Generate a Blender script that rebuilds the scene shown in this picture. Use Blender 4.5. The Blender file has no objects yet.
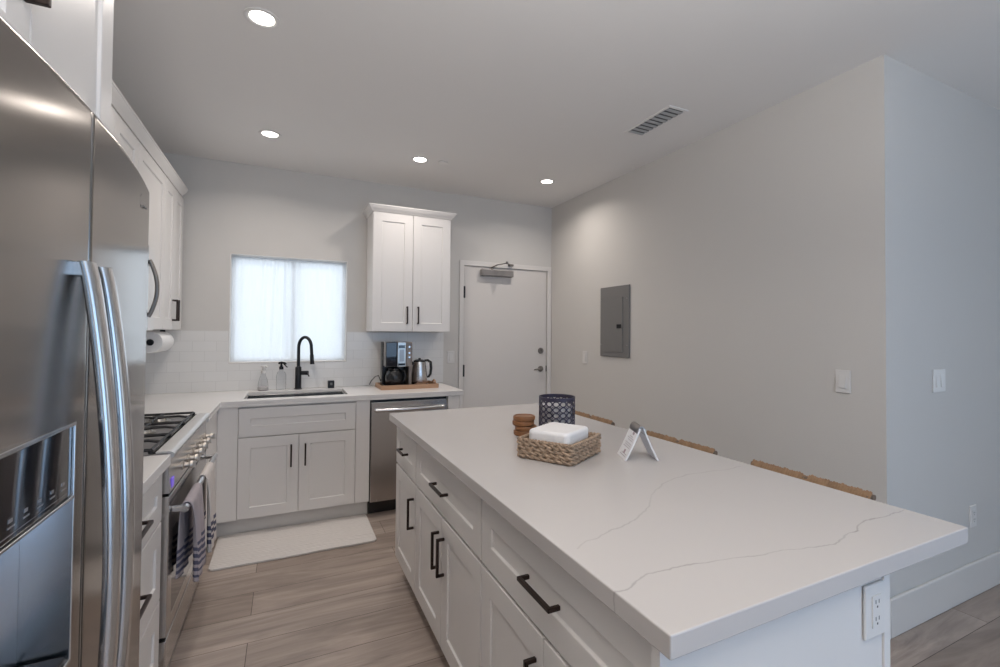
import bpy, bmesh, math, random
from mathutils import Vector, Matrix
random.seed(7)
PI = math.pi
SC = bpy.context.scene
COL = SC.collection

# ------------------------------------------------------------------ camera
cam_d = bpy.data.cameras.new('camera')
cam = bpy.data.objects.new('camera', cam_d); COL.objects.link(cam)
yaw, pitch, roll = math.radians(25.9503), math.radians(1.0440), math.radians(0.4728)
r_ = Vector((math.cos(yaw), -math.sin(yaw), 0))
f_ = Vector((math.sin(yaw)*math.cos(pitch), math.cos(yaw)*math.cos(pitch), math.sin(pitch)))
u_ = r_.cross(f_)
R_ = r_*math.cos(roll) + u_*math.sin(roll)
U_ = -r_*math.sin(roll) + u_*math.cos(roll)
mw = Matrix(((R_.x, U_.x, -f_.x, 1.0214), (R_.y, U_.y, -f_.y, -4.2623), (R_.z, U_.z, -f_.z, 1.3835), (0, 0, 0, 1)))
cam.matrix_world = mw
cam_d.sensor_width = 36.0
cam_d.lens = 468.796/1000*36
cam_d.shift_x = -0.01402
cam_d.shift_y = -0.00909
cam_d.clip_start = 0.02
SC.camera = cam
SC.view_settings.view_transform = 'Standard'
SC.view_settings.look = 'None'
SC.view_settings.gamma = 1
SC.view_settings.use_curve_mapping = False
SC.view_settings.exposure = 0.20
try:
    SC.cycles.diffuse_bounces = 6
    SC.cycles.max_bounces = 12
    SC.cycles.sample_clamp_indirect = 6
except Exception:
    pass

# ------------------------------------------------------------------ world: bright overcast sky
W = bpy.data.worlds.new('overcast_sky'); SC.world = W
W.use_nodes = True
bg = W.node_tree.nodes['Background']
bg.inputs[0].default_value = (0.86, 0.93, 1.0, 1)
bg.inputs[1].default_value = 1.0

def area(name, loc, rot, sx, sy, power, col, spread=PI):
    l = bpy.data.lights.new(name, 'AREA'); l.shape = 'RECTANGLE'; l.size = sx; l.size_y = sy
    l.energy = power; l.color = col; l.spread = spread
    o = bpy.data.objects.new(name, l); o.location = loc; o.rotation_euler = rot; COL.objects.link(o)
    return o
# daylight entering through the living-room window behind the camera, and through the window over the sink
area('daylight_living_room', (2.6, -6.2, 1.25), (math.radians(90), 0, 0), 2.6, 2.1, 17, (0.15, 0.50, 1.0))
area('daylight_sink_window', (1.06, 0.55, 1.7), (math.radians(-90), 0, 0), 1.9, 1.4, 7, (0.84, 0.93, 1.0))
area('daylight_far_side', (7.35, -4.7, 1.35), (0, math.radians(90), 0), 2.1, 3.0, 2, (0.75, 0.9, 1.0))
# added fill light, no real fixture: aimed at the ceiling from behind the camera
area('ceiling_bounce_fill', (1.3, -4.55, 1.9), (math.radians(180), 0, 0), 1.0, 1.0, 50, (1.0, 0.965, 0.93))
CAN_POWER = 4.2
CAN_COL = (1.0, 0.92, 0.85)

# ------------------------------------------------------------------ materials
def mat(name, col, rough=0.5, metal=0.0, bump=0.0, bscale=60.0, var=0.0, vscale=3.0, stretch=(1, 1, 1), **kw):
    m = bpy.data.materials.new(name); m.use_nodes = True
    nt = m.node_tree; b = nt.nodes['Principled BSDF']
    b.inputs['Base Color'].default_value = (*col, 1); b.inputs['Roughness'].default_value = rough
    b.inputs['Metallic'].default_value = metal
    for k, v in kw.items():
        b.inputs[k.replace('_', ' ')].default_value = v
    tc = nt.nodes.new('ShaderNodeTexCoord'); mp = nt.nodes.new('ShaderNodeMapping')
    mp.inputs['Scale'].default_value = stretch
    nt.links.new(tc.outputs['Object'], mp.inputs[0])
    if var > 0:
        n = nt.nodes.new('ShaderNodeTexNoise'); n.inputs['Scale'].default_value = vscale
        n.inputs['Detail'].default_value = 4
        nt.links.new(mp.outputs[0], n.inputs[0])
        mx = nt.nodes.new('ShaderNodeMix'); mx.data_type = 'RGBA'
        mx.inputs[6].default_value = (*[c*(1-var) for c in col], 1)
        mx.inputs[7].default_value = (*[min(1, c*(1+var)) for c in col], 1)
        nt.links.new(n.outputs[0], mx.inputs[0]); nt.links.new(mx.outputs[2], b.inputs['Base Color'])
    if bump > 0:
        n = nt.nodes.new('ShaderNodeTexNoise'); n.inputs['Scale'].default_value = bscale
        n.inputs['Detail'].default_value = 3
        nt.links.new(mp.outputs[0], n.inputs[0])
        bp = nt.nodes.new('ShaderNodeBump'); bp.inputs['Strength'].default_value = bump
        bp.inputs['Distance'].default_value = 0.004
        nt.links.new(n.outputs[0], bp.inputs['Height']); nt.links.new(bp.outputs[0], b.inputs['Normal'])
    return m

M = {}
M['wall'] = mat('wall_paint', (0.65, 0.628, 0.60), 0.85, bump=0.12, bscale=120, var=0.012)
M['ceiling'] = mat('ceiling_paint', (0.81, 0.79, 0.77), 0.9, bump=0.1, bscale=140, var=0.012)
M['trim'] = mat('trim_paint', (0.74, 0.71, 0.68), 0.45, bump=0.03, bscale=30)
M['door'] = mat('door_paint', (0.70, 0.665, 0.635), 0.5, bump=0.04, bscale=40, var=0.01)
M['cab'] = mat('cabinet_paint', (0.75, 0.725, 0.705), 0.38, bump=0.03, bscale=50, var=0.015)
M['toe'] = mat('toe_kick_paint', (0.66, 0.64, 0.62), 0.5, bump=0.03, bscale=50)
M['bronze'] = mat('dark_bronze', (0.035, 0.022, 0.018), 0.38, 0.6, var=0.2, vscale=20)
M['black'] = mat('matte_black_metal', (0.018, 0.019, 0.022), 0.35, 0.3, var=0.15, vscale=20)
M['blackplastic'] = mat('black_plastic', (0.012, 0.012, 0.014), 0.25, var=0.1, vscale=20)
M['blackglass'] = mat('black_glass', (0.012, 0.012, 0.016), 0.06, 0.0, var=0.1, vscale=5, Coat_Weight=0.6)
M['iron'] = mat('cast_iron', (0.012, 0.012, 0.014), 0.6, 0.0, bump=0.15, bscale=300)
def brushed(name, col, rough, stretch, aniso=0, arot=0):
    m = mat(name, col, rough, 1.0)
    nt = m.node_tree; b = nt.nodes['Principled BSDF']
    tc = nt.nodes.new('ShaderNodeTexCoord'); mp = nt.nodes.new('ShaderNodeMapping'); mp.inputs['Scale'].default_value = stretch
    n = nt.nodes.new('ShaderNodeTexNoise'); n.inputs['Scale'].default_value = 6; n.inputs['Detail'].default_value = 5
    mr = nt.nodes.new('ShaderNodeMapRange'); mr.inputs['To Min'].default_value = rough*0.85; mr.inputs['To Max'].default_value = rough*1.2
    nt.links.new(tc.outputs['Object'], mp.inputs[0]); nt.links.new(mp.outputs[0], n.inputs[0])
    nt.links.new(n.outputs[0], mr.inputs[0]); nt.links.new(mr.outputs[0], b.inputs['Roughness'])
    if aniso:
        tg = nt.nodes.new('ShaderNodeCombineXYZ'); tg.inputs[1].default_value = 1.0
        b.inputs['Anisotropic'].default_value = aniso; nt.links.new(tg.outputs[0], b.inputs['Tangent'])
        b.inputs['Anisotropic Rotation'].default_value = arot
    return m
M['steel'] = brushed('brushed_steel', (0.58, 0.56, 0.545), 0.24, (1, 60, 1))
M['steel_v'] = brushed('brushed_steel_panel', (0.36, 0.335, 0.315), 0.19, (1, 0.6, 60), 0.8, 0.0)
M['steel_s'] = mat('satin_steel', (0.66, 0.66, 0.67), 0.24, 1.0, var=0.02, vscale=3)
M['steel_d'] = mat('dark_steel', (0.33, 0.31, 0.30), 0.3, 1.0, var=0.02, vscale=3)
M['steel_b'] = brushed('brushed_dishwasher_steel', (0.50, 0.475, 0.46), 0.25, (60, 1, 1))
M['rail'] = mat('satin_rail', (0.60, 0.59, 0.585), 0.45, 0.7, var=0.03)
M['steel_c'] = mat('cooktop_steel', (0.40, 0.385, 0.39), 0.3, 0.9, var=0.04)
M['sinksteel'] = brushed('sink_steel', (0.42, 0.42, 0.42), 0.22, (40, 2, 2))
M['chrome'] = mat('satin_nickel', (0.55, 0.53, 0.50), 0.28, 1.0, var=0.05, vscale=8)
M['fridge_side'] = mat('fridge_grey_side', (0.16, 0.16, 0.165), 0.5, 0.2, bump=0.1, bscale=200)
M['panelgrey'] = mat('grey_enamel', (0.20, 0.195, 0.192), 0.45, 0.1, bump=0.05, bscale=90, var=0.04)
M['plate'] = mat('white_plastic', (0.74, 0.72, 0.70), 0.35, var=0.01)
M['platedark'] = mat('slot_shadow_plastic', (0.10, 0.10, 0.10), 0.5, var=0.05)
M['vent'] = mat('vent_grey_metal', (0.46, 0.47, 0.48), 0.5, 0.1, var=0.04)
M['paperwhite'] = mat('white_paper', (0.82, 0.81, 0.80), 0.9, bump=0.25, bscale=90, var=0.02)
M['napkin'] = mat('white_napkin_paper', (0.86, 0.84, 0.83), 0.9, bump=0.1, bscale=160, var=0.015)
M['card'] = mat('white_card', (0.80, 0.80, 0.83), 0.6, var=0.015)
M['ink'] = mat('grey_ink', (0.45, 0.42, 0.45), 0.7, var=0.1, vscale=60)
M['inkrose'] = mat('dull_rose_ink', (0.42, 0.33, 0.37), 0.7, var=0.1, vscale=60)
M['coaster'] = mat('orange_brown_wood', (0.235, 0.098, 0.035), 0.5, var=0.22, vscale=14, stretch=(1, 8, 6), bump=0.06)
M['traywood'] = mat('light_tan_wood', (0.42, 0.25, 0.15), 0.5, var=0.15, vscale=8, stretch=(1, 9, 9), bump=0.05)
M['stoolwood'] = mat('grey_brown_wood', (0.13, 0.095, 0.07), 0.55, var=0.2, vscale=8, stretch=(8, 8, 1), bump=0.06)
M['rush'] = mat('tan_rush_cord', (0.30, 0.185, 0.105), 0.8, var=0.5, vscale=26, bump=0.4, bscale=120)
M['wicker'] = mat('woven_seagrass', (0.37, 0.265, 0.185), 0.8, var=0.85, vscale=55, bump=0.35, bscale=150)
M['lantern'] = mat('indigo_lacquer', (0.055, 0.05, 0.085), 0.4, 0.2, var=0.3, vscale=9)
M['frost'] = mat('frosted_white_glass', (0.78, 0.76, 0.75), 0.5, var=0.03, Transmission_Weight=0.15)
M['taupe'] = mat('taupe_plastic', (0.22, 0.18, 0.155), 0.35, 0.4, var=0.06)
M['mirrorblack'] = mat('gloss_black_window', (0.03, 0.03, 0.034), 0.08, 0.0, var=0.1, Coat_Weight=0.5)
M['ovenglass'] = mat('tinted_oven_glass', (0.13, 0.125, 0.125), 0.07, 0.75, var=0.05)
M['vinyl'] = mat('white_vinyl', (0.82, 0.84, 0.86), 0.35, var=0.01)
M['knob'] = mat('champagne_knob_metal', (0.62, 0.56, 0.50), 0.38, 0.8, var=0.04)
M['lever'] = mat('aged_nickel', (0.27, 0.25, 0.235), 0.35, 0.9, var=0.06)
M['closer'] = mat('painted_closer_cover', (0.27, 0.25, 0.24), 0.5, 0.3, var=0.05)
M['display'] = None

def emis(name, col, st):
    m = bpy.data.materials.new(name); m.use_nodes = True
    b = m.node_tree.nodes['Principled BSDF']
    b.inputs['Base Color'].default_value = (*col, 1)
    b.inputs['Emission Color'].default_value = (*col, 1); b.inputs['Emission Strength'].default_value = st
    return m
M['led'] = emis('lamp_lens', (1.0, 0.95, 0.88), 9.0)
M['display'] = emis('violet_display', (0.16, 0.10, 0.55), 0.5)

def clear_glass(name, col, mix=0.75):
    m = bpy.data.materials.new(name); m.use_nodes = True
    nt = m.node_tree; nt.nodes.clear()
    out = nt.nodes.new('ShaderNodeOutputMaterial'); t = nt.nodes.new('ShaderNodeBsdfTransparent')
    g = nt.nodes.new('ShaderNodeBsdfGlossy'); g.inputs['Roughness'].default_value = 0.05
    t.inputs[0].default_value = (*col, 1)
    fr = nt.nodes.new('ShaderNodeLayerWeight'); fr.inputs['Blend'].default_value = 1-mix
    mx = nt.nodes.new('ShaderNodeMixShader')
    nt.links.new(fr.outputs['Fresnel'], mx.inputs[0]); nt.links.new(t.outputs[0], mx.inputs[1]); nt.links.new(g.outputs[0], mx.inputs[2])
    nt.links.new(mx.outputs[0], out.inputs[0])
    return m
M['pane'] = clear_glass('window_glass', (0.96, 0.98, 1.0), 0.9)
M['bottle'] = clear_glass('clear_bottle_plastic', (0.96, 0.965, 0.97), 0.955)

def curtain_mat():
    m = bpy.data.materials.new('sheer_white_fabric'); m.use_nodes = True
    nt = m.node_tree; nt.nodes.clear()
    out = nt.nodes.new('ShaderNodeOutputMaterial')
    tr = nt.nodes.new('ShaderNodeBsdfTransparent'); tl = nt.nodes.new('ShaderNodeBsdfTranslucent'); df = nt.nodes.new('ShaderNodeBsdfDiffuse')
    tl.inputs[0].default_value = (0.93, 0.95, 0.97, 1); df.inputs[0].default_value = (0.86, 0.88, 0.9, 1)
    a = nt.nodes.new('ShaderNodeMixShader'); a.inputs[0].default_value = 0.45
    c = nt.nodes.new('ShaderNodeMixShader')
    tc = nt.nodes.new('ShaderNodeTexCoord'); mp = nt.nodes.new('ShaderNodeMapping'); mp.inputs['Scale'].default_value = (260, 260, 260)
    n = nt.nodes.new('ShaderNodeTexNoise'); n.inputs['Scale'].default_value = 1.0
    mr = nt.nodes.new('ShaderNodeMapRange'); mr.inputs['To Min'].default_value = 0.66; mr.inputs['To Max'].default_value = 0.82
    nt.links.new(tc.outputs['Object'], mp.inputs[0]); nt.links.new(mp.outputs[0], n.inputs[0]); nt.links.new(n.outputs[0], mr.inputs[0])
    nt.links.new(tl.outputs[0], a.inputs[1]); nt.links.new(df.outputs[0], a.inputs[2])
    nt.links.new(mr.outputs[0], c.inputs[0]); nt.links.new(tr.outputs[0], c.inputs[1]); nt.links.new(a.outputs[0], c.inputs[2])
    nt.links.new(c.outputs[0], out.inputs[0])
    return m
M['sheer'] = curtain_mat()

def quartz(name, veins, c0=(0.73, 0.71, 0.695), c1=(0.77, 0.75, 0.735)):
    m = bpy.data.materials.new(name); m.use_nodes = True
    nt = m.node_tree; b = nt.nodes['Principled BSDF']; L = nt.links.new
    b.inputs['Roughness'].default_value = 0.22
    b.inputs['Specular IOR Level'].default_value = 0.4
    geo = nt.nodes.new('ShaderNodeNewGeometry'); sep = nt.nodes.new('ShaderNodeSeparateXYZ'); L(geo.outputs['Position'], sep.inputs[0])
    def math_(op, a, c=None):
        n = nt.nodes.new('ShaderNodeMath'); n.operation = op
        for i, v in enumerate((a, c)):
            if v is None: continue
            if isinstance(v, (int, float)): n.inputs[i].default_value = v
            else: L(v, n.inputs[i])
        return n.outputs[0]
    cl = nt.nodes.new('ShaderNodeTexNoise'); cl.inputs['Scale'].default_value = 2.2; cl.inputs['Detail'].default_value = 6
    L(geo.outputs['Position'], cl.inputs[0])
    base = nt.nodes.new('ShaderNodeMix'); base.data_type = 'RGBA'
    base.inputs[6].default_value = (*c0, 1); base.inputs[7].default_value = (*c1, 1)
    L(cl.outputs[0], base.inputs[0]); color = base.outputs[2]
    wob = nt.nodes.new('ShaderNodeTexNoise'); wob.inputs['Scale'].default_value = 16; wob.inputs['Detail'].default_value = 4
    L(geo.outputs['Position'], wob.inputs[0])
    wobble = math_('MULTIPLY', math_('SUBTRACT', wob.outputs[0], 0.5), 0.03)
    for pts, width, strength, vcol in veins:
        (xa, ya), (xb, yb) = pts[0], pts[-1]
        ln = math.hypot(xb-xa, yb-ya); ux, uy = (xb-xa)/ln, (yb-ya)/ln
        px = math_('SUBTRACT', sep.outputs[0], xa); py = math_('SUBTRACT', sep.outputs[1], ya)
        u = math_('DIVIDE', math_('ADD', math_('MULTIPLY', px, ux), math_('MULTIPLY', py, uy)), ln)
        v = math_('ADD', math_('MULTIPLY', px, -uy), math_('MULTIPLY', py, ux))
        fc = nt.nodes.new('ShaderNodeFloatCurve'); cv = fc.mapping.curves[0]
        q = [(((x-xa)*ux+(y-ya)*uy)/ln, ((x-xa)*-uy+(y-ya)*ux)) for x, y in pts]
        cv.points[0].location = (0, 0.5); cv.points[1].location = (1, 0.5)
        for a, c in q[1:-1]: cv.points.new(a, 0.5+c)
        fc.mapping.update(); L(u, fc.inputs['Value'])
        d = math_('ABSOLUTE', math_('SUBTRACT', math_('ADD', v, wobble), math_('SUBTRACT', fc.outputs[0], 0.5)))
        line = nt.nodes.new('ShaderNodeMapRange'); line.inputs['From Min'].default_value = 0; line.inputs['From Max'].default_value = width
        line.inputs['To Min'].default_value = 1; line.inputs['To Max'].default_value = 0; line.interpolation_type = 'SMOOTHSTEP'
        L(d, line.inputs[0])
        inside = math_('MULTIPLY', math_('GREATER_THAN', u, 0.0), math_('LESS_THAN', u, 1.0))
        pat = nt.nodes.new('ShaderNodeTexNoise'); pat.inputs['Scale'].default_value = 7; pat.inputs['Detail'].default_value = 2
        L(geo.outputs['Position'], pat.inputs[0])
        pr = nt.nodes.new('ShaderNodeMapRange'); pr.inputs['From Min'].default_value = 0.3; pr.inputs['From Max'].default_value = 0.65
        pr.inputs['To Min'].default_value = 0.35; pr.inputs['To Max'].default_value = 1.0
        L(pat.outputs[0], pr.inputs[0])
        fac = math_('MULTIPLY', math_('MULTIPLY', line.outputs[0], inside), math_('MULTIPLY', pr.outputs[0], strength))
        mx = nt.nodes.new('ShaderNodeMix'); mx.data_type = 'RGBA'; L(fac, mx.inputs[0]); L(color, mx.inputs[6]); mx.inputs[7].default_value = (*vcol, 1)
        color = mx.outputs[2]
    L(color, b.inputs['Base Color'])
    return m
VG = (0.30, 0.28, 0.27)
vB1 = [(1.562, -3.568), (1.592, -3.567), (1.653, -3.552), (1.696, -3.547), (1.794, -3.557), (1.878, -3.573), (1.967, -3.589), (2.05, -3.602), (2.141, -3.623), (2.189, -3.611), (2.247, -3.602), (2.272, -3.599)]
vB2 = [(2.247, -3.602), (2.272, -3.596), (2.303, -3.583), (2.35, -3.577), (2.427, -3.584), (2.533, -3.58)]
vA = [(1.6, -3.4), (1.632, -3.381), (1.688, -3.361), (1.801, -3.331), (1.891, -3.284), (1.978, -3.215), (2.062, -3.157), (2.172, -3.109), (2.291, -3.103), (2.416, -3.108), (2.491, -3.101)]
M['quartz'] = quartz('white_quartz', [])
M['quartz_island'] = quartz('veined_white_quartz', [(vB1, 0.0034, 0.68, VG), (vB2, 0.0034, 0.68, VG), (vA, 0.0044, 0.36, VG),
    ([(1.58, -2.30), (1.8, -2.34), (2.05, -2.62), (2.3, -2.75), (2.5, -2.76)], 0.006, 0.10, VG)], (0.56, 0.53, 0.515), (0.59, 0.56, 0.545))  # base greyer than the other counters to stand in for dimmer light

def floor_mat():
    m = bpy.data.materials.new('vinyl_plank'); m.use_nodes = True
    nt = m.node_tree; b = nt.nodes['Principled BSDF']; L = nt.links.new
    geo = nt.nodes.new('ShaderNodeNewGeometry')
    mp = nt.nodes.new('ShaderNodeMapping'); mp.inputs['Location'].default_value = (0.33, 0.06, 0); L(geo.outputs['Position'], mp.inputs[0])
    br = nt.nodes.new('ShaderNodeTexBrick'); L(mp.outputs[0], br.inputs[0])
    br.inputs['Scale'].default_value = 1; br.inputs['Brick Width'].default_value = 1.22; br.inputs['Row Height'].default_value = 0.225
    br.inputs['Mortar Size'].default_value = 0.0016; br.inputs['Mortar Smooth'].default_value = 0.3; br.offset = 0.37; br.offset_frequency = 2
    br.inputs['Color1'].default_value = (0.35, 0.285, 0.245, 1); br.inputs['Color2'].default_value = (0.47, 0.395, 0.35, 1)
    br.inputs['Mortar'].default_value = (0.085, 0.062, 0.05, 1)
    g = nt.nodes.new('ShaderNodeMapping'); g.inputs['Scale'].default_value = (0.8, 6.5, 1); L(geo.outputs['Position'], g.inputs[0])
    bo = nt.nodes.new('ShaderNodeMix'); bo.data_type = 'VECTOR'; bo.inputs[0].default_value = 0.35
    L(g.outputs[0], bo.inputs[4]); L(br.outputs['Color'], bo.inputs[5])
    n1 = nt.nodes.new('ShaderNodeTexNoise'); n1.inputs['Scale'].default_value = 2.4; n1.inputs['Detail'].default_value = 8; n1.inputs['Roughness'].default_value = 0.62; n1.inputs['Distortion'].default_value = 1.6
    L(bo.outputs[1], n1.inputs[0])
    cr = nt.nodes.new('ShaderNodeValToRGB'); L(n1.outputs[0], cr.inputs[0])
    cr.color_ramp.elements[0].position = 0.30; cr.color_ramp.elements[0].color = (0.48, 0.46, 0.445, 1)
    cr.color_ramp.elements[1].position = 0.68; cr.color_ramp.elements[1].color = (1.12, 1.10, 1.08, 1)
    mx = nt.nodes.new('ShaderNodeMix'); mx.data_type = 'RGBA'; mx.blend_type = 'MULTIPLY'; mx.inputs[0].default_value = 0.8
    L(br.outputs['Color'], mx.inputs[6]); L(cr.outputs[0], mx.inputs[7]); L(mx.outputs[2], b.inputs['Base Color'])
    b.inputs['Roughness'].default_value = 0.42
    bp = nt.nodes.new('ShaderNodeBump'); bp.inputs['Strength'].default_value = 0.25; bp.inputs['Distance'].default_value = 0.002
    L(br.outputs['Fac'], bp.inputs['Height']); bp.invert = True; L(bp.outputs[0], b.inputs['Normal'])
    return m
M['floor'] = floor_mat()

def tile_mat(name, ax):
    m = bpy.data.materials.new(name); m.use_nodes = True
    nt = m.node_tree; b = nt.nodes['Principled BSDF']; L = nt.links.new
    geo = nt.nodes.new('ShaderNodeNewGeometry'); sep = nt.nodes.new('ShaderNodeSeparateXYZ'); cb = nt.nodes.new('ShaderNodeCombineXYZ')
    L(geo.outputs['Position'], sep.inputs[0]); L(sep.outputs[ax], cb.inputs[0])
    ad = nt.nodes.new('ShaderNodeMath'); ad.operation = 'SUBTRACT'; ad.inputs[1].default_value = 0.914; L(sep.outputs[2], ad.inputs[0]); L(ad.outputs[0], cb.inputs[1])
    br = nt.nodes.new('ShaderNodeTexBrick'); L(cb.outputs[0], br.inputs[0])
    br.inputs['Scale'].default_value = 1; br.inputs['Brick Width'].default_value = 0.155; br.inputs['Row Height'].default_value = 0.0775
    br.inputs['Mortar Size'].default_value = 0.0016; br.inputs['Mortar Smooth'].default_value = 0.2
    br.inputs['Color1'].default_value = (0.78, 0.77, 0.755, 1); br.inputs['Color2'].default_value = (0.81, 0.80, 0.785, 1); br.inputs['Mortar'].default_value = (0.70, 0.69, 0.675, 1)
    L(br.outputs['Color'], b.inputs['Base Color']); b.inputs['Roughness'].default_value = 0.2
    bp = nt.nodes.new('ShaderNodeBump'); bp.inputs['Strength'].default_value = 0.35; bp.inputs['Distance'].default_value = 0.002; bp.invert = True
    L(br.outputs['Fac'], bp.inputs['Height']); L(bp.outputs[0], b.inputs['Normal'])
    return m
M['tile_x'] = tile_mat('subway_tile_back', 0)
M['tile_y'] = tile_mat('subway_tile_side', 1)

def stripe_mat(name, base, navy, bands, axis=2):
    m = mat(name, base, 0.95, bump=0.5, bscale=420, var=0.05, vscale=40)
    nt = m.node_tree; b = nt.nodes['Principled BSDF']; L = nt.links.new
    src = b.inputs['Base Color'].links[0].from_socket
    geo = nt.nodes.new('ShaderNodeNewGeometry'); sep = nt.nodes.new('ShaderNodeSeparateXYZ'); L(geo.outputs['Position'], sep.inputs[0])
    tot = None
    for c, w in bands:
        cm = nt.nodes.new('ShaderNodeMath'); cm.operation = 'COMPARE'; cm.inputs[1].default_value = c; cm.inputs[2].default_value = w
        L(sep.outputs[axis], cm.inputs[0])
        if tot is None: tot = cm.outputs[0]
        else:
            ad = nt.nodes.new('ShaderNodeMath'); ad.operation = 'ADD'; L(tot, ad.inputs[0]); L(cm.outputs[0], ad.inputs[1]); tot = ad.outputs[0]
    mx = nt.nodes.new('ShaderNodeMix'); mx.data_type = 'RGBA'; L(tot, mx.inputs[0]); L(src, mx.inputs[6]); mx.inputs[7].default_value = (*navy, 1)
    L(mx.outputs[2], b.inputs['Base Color'])
    return m
def rug_mat():
    m = bpy.data.materials.new('woven_beige_mat'); m.use_nodes = True
    nt = m.node_tree; b = nt.nodes['Principled BSDF']; L = nt.links.new
    geo = nt.nodes.new('ShaderNodeNewGeometry'); mp = nt.nodes.new('ShaderNodeMapping'); mp.inputs['Scale'].default_value = (9, 34, 1); L(geo.outputs['Position'], mp.inputs[0])
    w = nt.nodes.new('ShaderNodeTexWave'); w.wave_type = 'BANDS'; w.bands_direction = 'Y'; w.inputs['Scale'].default_value = 0.55; w.inputs['Distortion'].default_value = 9; w.inputs['Detail'].default_value = 4; w.inputs['Detail Scale'].default_value = 0.55
    L(mp.outputs[0], w.inputs[0])
    mx = nt.nodes.new('ShaderNodeMix'); mx.data_type = 'RGBA'; L(w.outputs[0], mx.inputs[0]); mx.inputs[6].default_value = (0.56, 0.525, 0.50, 1); mx.inputs[7].default_value = (0.78, 0.745, 0.72, 1)
    L(mx.outputs[2], b.inputs['Base Color']); b.inputs['Roughness'].default_value = 0.9
    bp = nt.nodes.new('ShaderNodeBump'); bp.inputs['Strength'].default_value = 0.3; bp.inputs['Distance'].default_value = 0.003; L(w.outputs[0], bp.inputs['Height']); L(bp.outputs[0], b.inputs['Normal'])
    return m
M['rug'] = rug_mat()

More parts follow.
